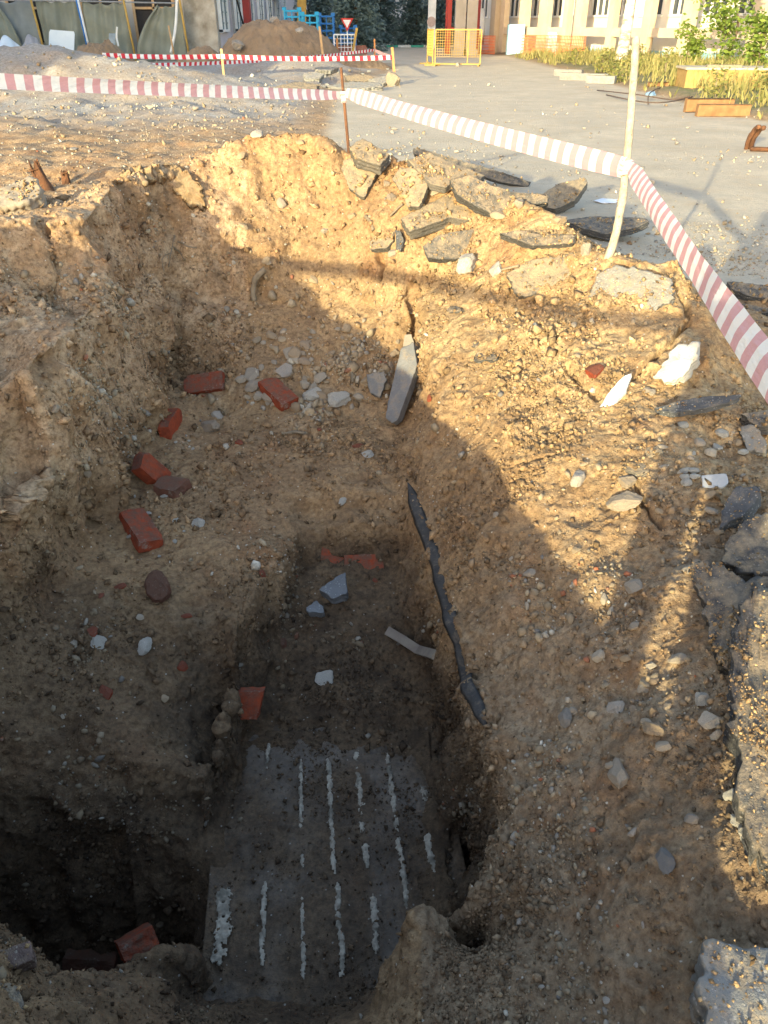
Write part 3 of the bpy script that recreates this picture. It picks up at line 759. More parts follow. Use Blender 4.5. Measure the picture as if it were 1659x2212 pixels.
slab('asphalt_slab', 'thin asphalt slab under yellow earth left of the bent wooden post', 'asphalt slab', [(1080, 504), (1123, 497), (1161, 505), (1237, 507), (1242, 524), (1151, 530), (1109, 515)], (1150, 533), (-0.1, -0.65, 0.75), 0.05, ASPH, 0.01, group=G_SL)
slab('asphalt_slab', 'small square asphalt slab on the pit wall with a dark gap below it', 'asphalt slab', [(797, 525), (818, 502), (852, 499), (850, 520), (833, 538), (799, 538)], (825, 540), (-0.35, -0.6, 0.7), 0.045, ASPH_DUST, 0.015, group=G_SL)
slab('asphalt_slab', 'narrow asphalt splinter standing on end beside the small square slab', 'asphalt slab', [(854, 497), (866, 500), (872, 520), (866, 544), (856, 540)], (866, 544), (-0.5, -0.7, 0.5), 0.03, ASPH_BARE, 0.02, group=G_SL)
slab('asphalt_slab', 'grey crusted asphalt slab flush in the sunlit slope below the wooden post', 'asphalt slab', [(1275, 640), (1290, 590), (1330, 572), (1400, 585), (1450, 600), (1455, 650), (1400, 675), (1320, 665)], (1360, 640), (-0.35, -0.62, 0.70), 0.06, CONC, -0.035, jag=0.014, group=G_SL)
slab('asphalt_slab', 'dusty asphalt slab sunk in the slope left of the grey crusted one', 'asphalt slab', [(1090, 590), (1150, 560), (1240, 545), (1285, 575), (1280, 620), (1210, 640), (1120, 640)], (1180, 610), (-0.30, -0.60, 0.74), 0.06, ASPH_DUST, -0.03, jag=0.014, group=G_SL)
for q, s in (((1075, 470), 0.06), ((1120, 445), 0.05), ((1005, 470), 0.045), ((1205, 480), 0.05), ((845, 430), 0.04), ((940, 418), 0.045), ((835, 400), 0.035), ((900, 480), 0.03), ((1265, 545), 0.05), ((700, 500), 0.03), ((760, 470), 0.035)):
    p, nn = hit(*q)
    place_rock(p, Vector((0, -0.4, 0.9)), s, STONE, 'lump of yellow earth and stone between the heaped asphalt slabs', 'earth lump', 'earth lumps in the slab heap', big=True, name='earth_lump')

# right edge of the pit
slab('asphalt_sheet', 'thin dark asphalt sheet jutting out of the loose earth over a black gap', 'asphalt slab', [(1415, 880), (1470, 866), (1537, 855), (1604, 853), (1590, 864), (1499, 886), (1450, 892)], (1480, 893), (-0.25, -0.25, 0.93), 0.03, ASPH_BARE, 0.05)
slab('concrete_block', 'pale concrete block with a white lime patch stuck in the sunlit slope', 'concrete block', [(1409, 817), (1440, 775), (1460, 745), (1507, 737), (1512, 759), (1489, 794), (1454, 825)], (1450, 815), (-0.45, -0.55, 0.70), 0.09, LIME, 0.0, jag=0.012)
slab('lime_sliver', 'bright white sliver of lime plaster standing out of the sunlit slope', 'plaster', [(1292, 886), (1310, 855), (1345, 815), (1364, 808), (1352, 845), (1330, 868), (1310, 888)], (1320, 870), (-0.4, -0.6, 0.7), 0.03, simple_mat('white_plaster', (0.78, 0.75, 0.68), (0.62, 0.58, 0.5), 14), 0.012)
slab('tile_shard', 'flat pale grey tile shard lying on the rubble near the asphalt edge', 'tile', [(1515, 1027), (1569, 1022), (1574, 1042), (1563, 1053), (1518, 1053)], (1545, 1053), (-0.25, -0.35, 0.9), 0.012, simple_mat('tile_grey', (0.46, 0.46, 0.45), (0.36, 0.36, 0.35), 8), 0.012, jag=0.002, rough=0.001)
slab('asphalt_chunk', 'tilted blue grey asphalt chunk with square edge beside the pale tile', 'asphalt slab', [(1561, 1098), (1585, 1056), (1636, 1048), (1642, 1069), (1606, 1113), (1556, 1139)], (1575, 1130), (-0.45, -0.30, 0.84), 0.07, ASPH_BARE, 0.03)
slab('asphalt_chunk', 'broken asphalt chunk with a stony face at the edge above the tilted chunk', 'asphalt slab', [(1595, 922), (1625, 915), (1655, 950), (1655, 980), (1614, 972)], (1625, 970), (-0.4, -0.3, 0.86), 0.05, CONC, 0.02)
slab('asphalt_chunk', 'dark flat asphalt chunk at the edge between loose earth and asphalt crust', 'asphalt slab', [(1600, 895), (1700, 880), (1720, 915), (1640, 920)], (1640, 920), (-0.1, -0.15, 0.98), 0.05, ASPH, 0.04)
slab('asphalt_chunk', 'large dark asphalt chunk leaning against the torn crust', 'asphalt slab', [(1560, 1215), (1575, 1165), (1608, 1118), (1659, 1107), (1720, 1130), (1720, 1235), (1659, 1240), (1600, 1232)], (1600, 1225), (-0.38, -0.2, 0.9), 0.09, ASPH, 0.04, jag=0.012, rough=0.012)
slab('asphalt_crust', 'torn black edge of the asphalt crust overhanging the pit', 'asphalt slab', [(1488, 1226), (1502, 1207), (1553, 1217), (1611, 1250), (1700, 1258), (1700, 1330), (1600, 1400), (1569, 1452), (1553, 1437), (1537, 1402), (1528, 1319), (1509, 1277)], (1535, 1420), (-0.42, -0.10, 0.9), 0.055, ASPH, 0.035, jag=0.022, rough=0.014)
slab('asphalt_crust', 'thick sunlit asphalt crust with stepped layers along the pit edge', 'asphalt slab', [(1600, 1300), (1640, 1268), (1760, 1250), (1860, 1500), (1860, 1900), (1700, 1960), (1659, 1869), (1636, 1837), (1611, 1789), (1592, 1696), (1597, 1629), (1588, 1581), (1579, 1501), (1585, 1400)], (1600, 1640), (-0.20, -0.20, 0.96), 0.10, ASPH, 0.06, jag=0.022, rough=0.016)
for q, s in (((1517, 1515), 0.03), ((1535, 1560), 0.035), ((1548, 1590), 0.022), ((1600, 1780), 0.03), ((1625, 1810), 0.032), ((1580, 1720), 0.022)):
    p, nn = hit(*q); place_rock(p, Vector((-0.5, -0.2, 0.85)), s, LIME, 'white lime lump under the torn edge of the asphalt crust', 'lime lump', 'lime lumps under the asphalt edge', big=True, name='lime_lump')
slab('concrete_chunk', 'big rough concrete chunk with exposed pebbles at the near right rim', 'concrete block', [(1510, 2060), (1535, 2027), (1604, 2037), (1670, 2055), (1760, 2110), (1760, 2320), (1540, 2330), (1519, 2200), (1517, 2124)], (1520, 2120), (-0.10, -0.10, 0.99), 0.16, CONC, 0.02, jag=0.012, rough=0.010)
slab('concrete_chunk', 'brown stained concrete chunk at the near left rim above the dark hole', 'concrete block', [(-60, 2070), (0, 2050), (60, 2033), (72, 2045), (74, 2072), (20, 2090), (-60, 2110)], (40, 2080), (0.2, -0.2, 0.95), 0.07, dusty('brown_concrete', (0.22, 0.15, 0.125), (0.16, 0.11, 0.09), amount=0.3, speck=(0.3, 0.25, 0.2)), 0.02)
slab('asphalt_chunk', 'dark tarry asphalt chunk at the near left rim below the brown concrete', 'asphalt slab', [(-60, 2130), (30, 2120), (52, 2160), (48, 2230), (-60, 2240)], (30, 2150), (0.25, -0.1, 0.95), 0.06, ASPH, 0.02)
slab('asphalt_edge', 'dark asphalt slab edge lying beyond the striped tape on the right', 'asphalt slab', [(1570, 607), (1620, 612), (1700, 622), (1720, 650), (1620, 640), (1580, 622)], (1640, 642), (0, -0.3, 0.95), 0.06, ASPH, 0.03)
slab('asphalt_edge', 'small dark asphalt piece below the slab edge beyond the tape', 'asphalt slab', [(1600, 655), (1659, 665), (1700, 672), (1700, 680), (1620, 672)], (1650, 680), (0, -0.3, 0.95), 0.04, ASPH, 0.02)

# ---- white lumps, slates and loose pieces on the floor
def lump(px, size, mat, label, cat='stone', name='stone', group=None, flat=0.9, big=True):
    p, nn = hit(*px)
    return place_rock(p, macro_normal(p.x, p.y), size, mat, label, cat, group, big, name, flat)
lump((1010, 578), 0.105, LIME, 'big white lime lump on the sunlit slope beside the shadow line', 'lime lump', 'lime_lump')
lump((1073, 588), 0.055, LIME, 'narrow white lime lump right of the big one on the slope', 'lime lump', 'lime_lump')
lump((675, 856), 0.075, LIME, 'rough grey white lime lump at the foot of the far scree', 'lime lump', 'lime_lump')
lump((732, 866), 0.085, LIME, 'roundest white lime lump on the pit floor beside the grey plank', 'lime lump', 'lime_lump')
lump((428, 1134), 0.042, LIME, 'small smooth white lime lump alone on the pit floor', 'lime lump', 'lime_lump')
lump((740, 1083), 0.036, LIME, 'white lime fragment just above the step in the trench', 'lime lump', 'lime_lump', flat=0.5)
lump((313, 1398), 0.052, LIME, 'grey white lime lump on the dark left bank', 'lime lump', 'lime_lump')
lump((212, 1390), 0.045, LIME, 'curled white lime flake beside the lump on the left bank', 'lime lump', 'lime_lump', flat=0.4)
lump((703, 1466), 0.050, LIME, 'flat pale stone lying on the dark trench floor above the slab', 'lime lump', 'lime_lump', flat=0.45)
lump((793, 982), 0.045, LIME, 'flat pale stone chip by the right foot of the trench wall', 'lime lump', 'lime_lump', flat=0.4)
lump((615, 806), 0.070, STONE_GREY, 'grey weathered stone block in the middle of the far scree')
lump((545, 812), 0.060, STONE, 'tan angular stone between the two bricks at the far scree')
lump((522, 822), 0.050, STONE, 'tan stone touching the upper left brick')
lump((455, 930), 0.080, STONE, 'big brown earth covered stone below the upper left brick')
lump((470, 900), 0.050, STONE_GREY, 'dark grey flat stone under the upper left brick', flat=0.6)
lump((345, 1275), 0.10, BRICK_DARK, 'big reddish brown clod on the left bank', 'clod', 'clod')
lump((1440, 1860), 0.036, STONE_BLUE, 'oval blue grey cobble embedded in the near right bank', flat=0.7)
lump((1500, 1235), 0.03, STONE_BLUE, 'blue grey pebble beside the torn black asphalt edge', flat=0.7)
lump((1340, 1680), 0.050, STONE, 'brown clod in the loose earth of the near right bank', 'clod', 'clod')
lump((1415, 1580), 0.045, STONE, 'pointed tan stone in the rubble of the near right bank')
lump((1330, 1530), 0.040, STONE_GREY, 'flat grey tile like stone in the rubble of the right bank', flat=0.5)
lump((1225, 1555), 0.045, STONE_GREY, 'pale rounded stone at the left side of the right bank rubble')
lump((1370, 1270), 0.045, STONE, 'large flat tan stone at the tip of the sunlit wedge', flat=0.5)
lump((1250, 1040), 0.055, STONE_GREY, 'pale rock face showing in the middle of the sunlit slope')
lump((1355, 1045), 0.045, STONE, 'pink tan cobble lying in a crack at the edge of the sunlight')
lump((1350, 1090), 0.085, STONE, 'large weathered boulder half buried at the edge of the sunlight', flat=0.7)
lump((1155, 707), 0.030, LIME, 'white lime pebble in the sunlit slope below the shadow line', 'lime lump', 'lime_lump')
lump((610, 1390), 0.034, BRICK_DARK, 'round reddish stone on the dark trench floor', 'stone')
lump((1285, 806), 0.050, BRICK, 'orange brick fragment sticking out of the sunlit slope', 'brick', 'brick_fragment')
slab('slate_plank', 'long grey slate like slab leaning on the right wall of the trench', 'stone slab', [(866, 752), (893, 738), (901, 788), (880, 850), (858, 908), (846, 914), (833, 903), (838, 867)], (850, 900), (-0.55, -0.55, 0.62), 0.055, dusty('slate', (0.165, 0.165, 0.17), (0.23, 0.225, 0.22), amount=0.35), 0.05, jag=0.004, rough=0.004)
slab('slate_piece', 'flat grey slate standing on the scree left of the leaning slab', 'stone slab', [(791, 808), (829, 804), (835, 820), (821, 857), (799, 849)], (810, 856), (-0.1, -0.72, 0.68), 0.035, dusty('slate2', (0.17, 0.165, 0.16), (0.24, 0.225, 0.205), amount=0.45), 0.02)
lump((884, 740), 0.055, STONE_GREY, 'grey rough stone on top of the leaning slate slab')
slab('asphalt_chunk', 'larger pointed asphalt chunk with pale top on the dark trench floor', 'asphalt slab', [(688, 1273), (724, 1249), (745, 1235), (750, 1283), (719, 1292)], (715, 1300), (-0.1, -0.25, 0.96), 0.06, dusty('asphalt_pale', (0.22, 0.23, 0.235), (0.17, 0.175, 0.18), amount=0.1, speck=(0.3, 0.3, 0.3)), 0.03)
slab('asphalt_chunk', 'smaller asphalt chunk below the pointed one on the trench floor', 'asphalt slab', [(661, 1312), (683, 1298), (699, 1309), (697, 1322), (668, 1322)], (680, 1334), (-0.05, -0.3, 0.95), 0.045, MATS['asphalt_pale'], 0.03)

# ---- bricks
def brick_mesh(seed, L=0.25):
    r = np.random.default_rng(seed)
    bm = bmesh.new(); bmesh.ops.create_cube(bm, size=1.0)
    bmesh.ops.subdivide_edges(bm, edges=bm.edges[:], cuts=7, use_grid_fill=True)
    V = np.array([v.co[:] for v in bm.verts]) * np.array([L, 0.12, 0.065])
    h = np.array([L, 0.12, 0.065]) / 2
    for k in range(5):                                    # chipped corners and edges
        n = np.array([r.choice([-1, 1]) * r.uniform(0.3, 1), r.choice([-1, 1]) * r.uniform(0.3, 1), r.choice([-1, 1]) * r.uniform(0.0, 1)]); n /= np.linalg.norm(n)
        d = np.abs(n) @ h - r.uniform(0.006, 0.02)
        s = V @ n - d; V -= np.where(s > 0, s, 0)[:, None] * n
    if L < 0.2:
        n = np.array([1, r.uniform(-.5, .5), r.uniform(-.4, .4)]); n /= np.linalg.norm(n); s = V @ n - L * 0.36; V -= np.where(s > 0, s, 0)[:, None] * n * (1 + 0.4 * pnoise(V * 40, seed))[:, None]
    V += np.stack([fbm(V * 35 + 5 * k, seed + k, 3) for k in range(3)], 1) * 0.0035
    for v, c in zip(bm.verts, V): v.co = c
    return bm_mesh("brick", bm)
def brick(a, b, label, L=0.25, mat=None, roll=0.0, tilt=0.0, lift=0.018, seed=1):
    A = hit(*a)[0]; B = hit(*b)[0]; c = (A + B) / 2
    n = macro_normal(c.x, c.y, 0.12)
    x = (B - A).normalized(); x = (x - n * x.dot(n)).normalized(); y = n.cross(x)
    M = Matrix((x, y, n)).transposed().to_4x4() @ Matrix.Rotation(roll, 4, 'X') @ Matrix.Rotation(tilt, 4, 'Y')
    M.translation = c + n * lift
    o = link('brick', brick_mesh(seed, L), mat or BRICK); o.matrix_world = M
    tag(o, label, 'brick', 'loose bricks in the pit'); return o
brick((402, 842), (487, 826), 'whole red brick lying below the far left scree, its face up', roll=0.35, seed=11)
brick((572, 828), (632, 882), 'red brick lying diagonally at the foot of the far scree', roll=-0.2, seed=12)
brick((338, 948), (388, 892), 'dusty red brick leaning against the foot of the left wall', roll=0.3, seed=13)
brick((284, 1018), (368, 1034), 'brown red brick at the left wall, resting against a darker half brick', roll=0.15, seed=14)
brick((345, 1056), (402, 1066), 'dark brown half brick beside the brown red one', L=0.16, mat=BRICK_DARK, seed=15)
brick((288, 1122), (320, 1180), 'bright red brick lying alone at the foot of the left wall', roll=-0.1, seed=16)
brick((495, 1520), (570, 1518), 'broken red half brick at the dark trench edge above the slab', L=0.15, roll=0.3, seed=17)
brick((278, 2045), (330, 2050), 'red broken brick deep in the dark hole', L=0.17, seed=18)
brick((165, 2080), (235, 2085), 'dirty brown brick in the dark hole left of the red one', L=0.2, mat=BRICK_DARK, seed=19)
brick((700, 1200), (745, 1206), 'red brick end embedded in the earth step, left of another', L=0.14, seed=20, lift=-0.03)
brick((762, 1222), (810, 1222), 'red brick embedded low in the earth step', L=0.2, seed=21, lift=-0.035)
for q, s, lb in (((516, 957), 0.030, 'small orange red brick chip below the far scree'), ((230, 1497), 0.034, 'orange red brick chip on the dark left bank'), ((201, 1366), 0.034, 'red brick chip beside the white flake on the left bank'),
                 ((395, 1438), 0.032, 'pinkish brick chip at the right side of the left bank'), ((260, 1268), 0.028, 'red brick crumb on the upper left bank'), ((218, 1287), 0.018, 'tiny bright red brick crumb on the left bank'),
                 ((565, 1240), 0.03, 'brown red brick chip at the left lip of the lower trench'), ((690, 928), 0.02, 'red brick crumb in the middle of the upper floor'), ((775, 965), 0.035, 'brown red brick chip by the right foot of the upper trench'),
                 ((880, 850), 0.04, 'red brick piece in the right wall of the upper trench'), ((930, 860), 0.03, 'red brick chip in the right wall below the sunlit edge'), ((405, 1330), 0.026, 'flat red brick chip on the left bank near the trench lip'),
                 ((810, 1255), 0.022, 'tiny red brick crumb near the right wall of the lower trench'), ((1362, 1040), 0.02, 'small red chip in the crack near the pink cobble')):
    lump(q, s, BRICK, lb, 'brick', 'brick_chip', 'brick chips in the pit', flat=0.6, big=False)

# ---- buried slab with pale joints
slab_root = empty('concrete_slab', (-0.18, 1.75, -1.1), math.radians(5.9))
tag(slab_root, 'buried flat concrete slab with pale parallel joint strips at the trench bottom', 'slab')
def slab_top():
    nx, ny = 150, 200
    xs = np.linspace(-0.47, 0.47, nx); ys = np.linspace(-0.62, 0.62, ny)
    XX, YY = np.meshgrid(xs, ys); Q = v3(XX.ravel(), YY.ravel())
    Zt = 0.066 + fbm(Q * 5, 71, 3) * 0.014 + np.abs(fbm(Q * 26, 72, 3)) * 0.010 + clods(Q * 34, 73, 0.3) * 0.028 * sstep(-0.2, 0.4, fbm(Q * 3, 76, 2))
    # earth lies in shallow flutes between the joints
    Zt += 0.004 * np.cos(Q[:, 0] / 0.118 * 2 * math.pi)
    V = np.column_stack([Q[:, 0], Q[:, 1], Zt])
    i, j = np.meshgrid(np.arange(nx - 1), np.arange(ny - 1)); a = (j * nx + i).ravel()
    F = np.column_stack([a, a + 1, a + nx + 1, a + nx])
    # skirt down the four sides
    rim = np.concatenate([np.arange(nx), np.arange(1, ny) * nx + nx - 1, (ny - 1) * nx + np.arange(nx - 2, -1, -1), np.arange(ny - 2, 0, -1) * nx])
    base = len(V); low = V[rim].copy(); low[:, 2] = -0.14
    V = np.vstack([V, low]); k = np.arange(len(rim)); k2 = (k + 1) % len(rim)
    F = np.vstack([F, np.column_stack([rim[k], base + k, base + k2, rim[k2]])])
    me_ = np_mesh('slab_body', V, F); g_ = sstep(-0.15, 0.45, fbm(V * 3.0, 78, 3))
    set_col(me_, 'zone', np.column_stack([np.ones(len(V)), np.zeros(len(V)), 0.05 + 0.22 * g_, np.zeros(len(V))])); set_col(me_, 'tone', np.tile([0, 0, 0, 1.0], (len(V), 1)))
    return me_
m = NT('slab_dirt', 0.93)
c = m.mix(m.ramp(m.noise(5, 5, 0.65), [(0.36, 0.0), (0.64, 1.0)]), (0.105, 0.084, 0.061), (0.150, 0.121, 0.086))
c = m.mix(m.ramp(m.noise(2.6, 3), [(0.55, 0.0), (0.7, 0.6)]), c, (0.17, 0.125, 0.08))
c = m.mix(m.ramp(m.noise(48, 5, 0.75), [(0.38, 0.55), (0.55, 0.0)]), c, (0.055, 0.043, 0.033))
c = m.mix(m.ramp(m.noise(3.2, 5, 0.65), [(0.46, 0.0), (0.58, 0.85)]), c, (0.105, 0.078, 0.053))
c = m.mix(m.ramp(m.noise(48, 5, 0.75), [(0.58, 0.0), (0.72, 0.6)]), c, (0.25, 0.21, 0.16))
c = m.mix(m.ramp(m.noise(9, 4), [(0.56, 0.0), (0.68, 0.5)]), c, (0.085, 0.085, 0.08))
m.color(c); m.bump(m.noise(160, 4, 0.7), 0.5, 0.004)
SLABM = m.m
link('slab_body', slab_top(), SOIL, slab_root)
m = NT('pale_joint', 0.9)
c = m.mix(m.ramp(m.noise(30, 5, 0.7), [(0.40, 0.0), (0.62, 1.0)]), (0.42, 0.37, 0.29), (0.25, 0.215, 0.165))
c = m.mix(m.ramp(m.noise(11, 4), [(0.5, 0.0), (0.64, 1.0)]), c, (0.17, 0.15, 0.115))
m.color(c); m.bump(m.noise(90, 4, 0.7), 0.5, 0.004)
JOINT = m.m
def joint(x0, runs, w, seed):
    """a strip of mortar showing through the dirt: a low ridge with a ragged, broken outline"""
    for k, (ya, yb) in enumerate(runs):
        st = 0.0032; ny = max(8, int((yb - ya) / st)); nx = max(7, int(3.2 * w / st)) | 1
        XX, YY = np.meshgrid(np.linspace(-1.6, 1.6, nx), np.linspace(ya, yb, ny))
        q = v3(XX.ravel() * w * 55, YY.ravel() * 55, seed)
        mid = pnoise(v3(YY.ravel() * 9, YY.ravel() * 0, seed), seed) * 0.6
        r = XX.ravel() - mid
        endf = np.minimum(1, np.minimum(YY.ravel() - ya, yb - YY.ravel()) / 0.03)
        val = 1.0 - r * r * 1.3 + 1.0 * fbm(q, seed, 4) - (1 - endf) * 0.8 + 0.75 * pnoise(v3(YY.ravel() * 16, YY.ravel() * 0, seed + 5), seed)
        keep = (val > 0.22).reshape(ny, nx)
        Z = 0.069 + 0.012 * np.clip(val, 0, 1) + 0.003 * pnoise(q * 2, seed + 9)
        V = np.column_stack([x0 + XX.ravel() * w, YY.ravel(), Z])
        i, j = np.meshgrid(np.arange(nx - 1), np.arange(ny - 1))
        kf = keep[:-1, :-1] & keep[1:, :-1] & keep[:-1, 1:] & keep[1:, 1:]
        a = (j * nx + i)[kf]
        if len(a) == 0: continue
        F = np.column_stack([a, a + 1, a + nx + 1, a + nx])
        us, inv = np.unique(F, return_inverse=True)
        link('joint_strip', np_mesh('joint_strip', V[us], inv.reshape(-1, 4)), JOINT, slab_root)
# x of each strip in the slab's own frame, read off the photograph where the strips meet the trench bottom
def slab_x(dx, dy):
    p = cz(dx, dy, -1.025) - Vector((-0.18, 1.75, -1.1)); a = math.radians(-5.9)
    return p.x * math.cos(a) - p.y * math.sin(a), p.x * math.sin(a) + p.y * math.cos(a)
for k, (col, w) in enumerate([([(480, 1915, 2085)], 0.034), ([(578, 1600, 1660), (568, 1900, 2090)], 0.013), ([(650, 1640, 1800), (652, 1840, 1880), (654, 1925, 2120)], 0.012),
        ([(715, 1635, 1890), (734, 1905, 2115)], 0.015), ([(776, 1615, 1800), (792, 1815, 1880), (810, 1930, 2060)], 0.017), ([(846, 1625, 1800), (872, 1800, 1995)], 0.015), ([(915, 1690, 1730), (930, 1790, 1890)], 0.020)]):
    for (dx, ya, yb) in col:
        xa, a = slab_x(dx, ya); xb, b = slab_x(dx, yb)
        joint((xa + xb) / 2, [(min(a, b), max(a, b))], w * 1.05, 60 + k * 7 + int(ya) % 5)

# ---- black tarred strip along the trench edge, plank, roots, rusty scrap
def tube_obj(name, pts, r, mat, seg=8, parent=None, noise=0.0, seed=1, nf=25):
    bm = bmesh.new(); add_tube(bm, pts, r, seg)
    me = bm_mesh(name, bm, True)
    if noise:
        V = np.array([v.co[:] for v in me.vertices]); V += np.stack([fbm(V * nf + 7 * k, seed + k, 3) for k in range(3)], 1) * noise
        me.vertices.foreach_set('co', V.astype(np.float32).ravel())
    return link(name, me, mat, parent)
def smooth_path(pts, n=8):
    pts = [Vector(p) for p in pts]; out = []
    for k in range(len(pts) - 1):
        p0 = pts[max(k - 1, 0)]; p1 = pts[k]; p2 = pts[k + 1]; p3 = pts[min(k + 2, len(pts) - 1)]
        for j in range(n):
            t = j / n
            out.append(0.5 * ((2 * p1) + (p2 - p0) * t + (2 * p0 - 5 * p1 + 4 * p2 - p3) * t * t + (3 * p1 - p0 - 3 * p2 + p3) * t ** 3))
    out.append(pts[-1]); return out
cab = [Vector(march(*q)) + Vector((-0.002, -0.002, -0.001)) for q in ((884, 1045), (905, 1110), (930, 1185), (952, 1260), (972, 1330), (988, 1390), (1004, 1450), (1026, 1510), (1052, 1572))]
path = smooth_path(cab, 16)
def settle(q):
    n_ = Vector((-0.45, -0.45, 0.77)); loc, nor, i_, t_ = BVH.ray_cast(q + n_ * 0.10, -n_, 0.25); return loc if loc is not None else q
path = [settle(q) for q in path]
for rep in range(12): path = [path[0]] + [(path[k - 1] + path[k] * 2 + path[k + 1]) / 4 for k in range(1, len(path) - 1)] + [path[-1]]
V = []; F = []; ncs = 6
for k, q in enumerate(path):
    d = (path[min(k + 1, len(path) - 1)] - path[max(k - 1, 0)]).normalized(); nn = Vector((-0.45, -0.45, 0.77)); sd = d.cross(nn).normalized(); nn = sd.cross(d)
    f = [float(pnoise(np.array([[k * 0.05, 1.7 + 9 * j, 0.3]]), 8)[0]) + 0.12 * float(pnoise(np.array([[k * 0.5, 4.7 + 9 * j, 0.3]]), 9)[0]) for j in (0, 1)]; e = min(1.0, k / 9, (len(path) - 1 - k) / 9) * 0.9 + 0.1
    for x_, y_ in ((-1, 0.0), (-0.5, 0.006), (0.5, 0.007), (1, 0.001), (0.5, -0.004), (-0.5, -0.004)):
        w_ = 0.030 * (1 + 0.6 * f[0 if x_ < 0 else 1]) * e; V.append(q + sd * x_ * w_ + nn * (y_ + 0.007))
for k in range(len(path) - 1):
    for j in range(ncs): F.append((k * ncs + j, k * ncs + (j + 1) % ncs, (k + 1) * ncs + (j + 1) % ncs, (k + 1) * ncs + j))
tag(link('tarred_band', np_mesh('tarred_band', [v[:] for v in V], F), TAR), 'thin black tarred sheet edge running along the right lip of the trench', 'tar sheet')
p = [hit(840, 1366)[0] + Vector((-0.01, -0.02, 0.03)), hit(870, 1385)[0] + Vector((0, -0.03, 0.035)), hit(903, 1405)[0] + Vector((0, -0.03, 0.03)), hit(938, 1415)[0] + Vector((0.0, -0.02, 0.02))]
bm = bmesh.new()
for a, b in zip(p[:-1], p[1:]): add_bar(bm, a, b + (b - a) * 0.03, 0.042, 0.018, (-0.3, -0.5, 0.8))
tag(link('bent_plank', bm_mesh('bent_plank', bm), simple_mat('plank_grey', (0.27, 0.23, 0.175), (0.17, 0.135, 0.115), 9)), 'short bent pale plank sticking out of the right trench wall', 'plank')
root_o = empty('plant_roots', hit(370, 560)[0]); tag(root_o, 'pale thin roots hanging out of the left pit wall', 'roots')
base = root_o.location.copy()
for k, q in enumerate((((372, 505), (366, 535), (360, 575)), ((366, 530), (385, 545), (392, 560)), ((360, 545), (345, 560), (350, 585)), ((378, 520), (400, 530), (420, 533)))):
    pts = [hit(*c)[0] + Vector((0.02, -0.02, 0.0)) - base for c in q]
    o = tube_obj('root', smooth_path(pts, 5), 0.0035, WOODG, 5, root_o, 0.008, k)
# rusty pipe stubs on the left rim
def rust_piece(label, q, h, w, seed, lean):
    p = hit(*q)[0]; root = empty('rusty_pipe_stub', p); tag(root, label, 'pipe')
    ns, nr = 26, 14; V = []; F = []
    for i in range(nr):
        t = i / (nr - 1)
        for j in range(ns):
            a = 2 * math.pi * j / ns
            hh = h * (1.0 + 0.45 * float(fbm(np.array([[math.cos(a) * 1.6, math.sin(a) * 1.6, seed]]), seed, 2)[0]))
            rr_ = w * (1.15 - 0.35 * t + 0.30 * float(pnoise(np.array([[math.cos(a) * 1.8, math.sin(a) * 1.8, t * 3 + seed]]), seed + 3)[0]))
            V.append((rr_ * math.cos(a) + lean * t * h, rr_ * math.sin(a) * 0.8, t * hh - 0.05))
    for i in range(nr - 1):
        for j in range(ns): F.append((i * ns + j, i * ns + (j + 1) % ns, (i + 1) * ns + (j + 1) % ns, (i + 1) * ns + j))
    o = link('pipe', np_mesh('pipe', V, F, smooth=False), RUST, root); sd = o.modifiers.new('wall', 'SOLIDIFY'); sd.thickness = 0.008
    bm = bmesh.new(); add_bar(bm, (lean * h - w * 0.8, -w * 0.7, h * 0.62), (lean * h + w * 0.9, -w * 0.72, h * 0.74), w * 0.28, 0.008); link('torn_strip', bm_mesh('torn_strip', bm), RUST, root)
rust_piece('taller torn rusty pipe stub standing on the left rim', (102, 410), 0.30, 0.075, 4, -0.25)
rust_piece('shorter rusty pipe stub on the left rim right of the taller one', (143, 397), 0.17, 0.045, 9, 0.05)
slab('stone_block', 'big tan stone block lying on the left rim beside the rusty pipe stub', 'stone block', [(-30, 420), (20, 400), (70, 380), (84, 390), (86, 420), (50, 440), (-30, 450)], (60, 445), (0.0, -0.45, 0.89), 0.13, STONE, 0.05, jag=0.012, rough=0.012)
slab('rusty_sheet', 'orange lit rusty sheet hanging over the left rim of the pit', 'metal sheet', [(352, 362), (368, 352), (405, 372), (432, 402), (441, 430), (436, 452), (410, 448), (372, 405)], (400, 430), (0.25, -0.85, 0.45), 0.025, dusty('rusty_earth', (0.36, 0.24, 0.12), (0.22, 0.13, 0.065), dust=(0.40, 0.29, 0.165), amount=0.8), 0.0, jag=0.022, rough=0.018)
for k, (q, h) in enumerate((((296, 372), 0.16), ((318, 372), 0.2), ((338, 370), 0.18), ((272, 380), 0.12))):
    p = hit(*q)[0]
    slab('earth_slab', 'ribbed slab of yellow earth on the sunlit left rim', 'earth lump', [(q[0] - 10, q[1] - 12), (q[0] + 6, q[1] - 14), (q[0] + 16, q[1] + 14), (q[0] + 10, q[1] + 22), (q[0] - 4, q[1] + 8)], q, (0.0, -0.85, 0.5), 0.05, MATS['rusty_earth'], 0.0, jag=0.02, rough=0.016, group='earth slabs on the left rim', seed=300 + k)

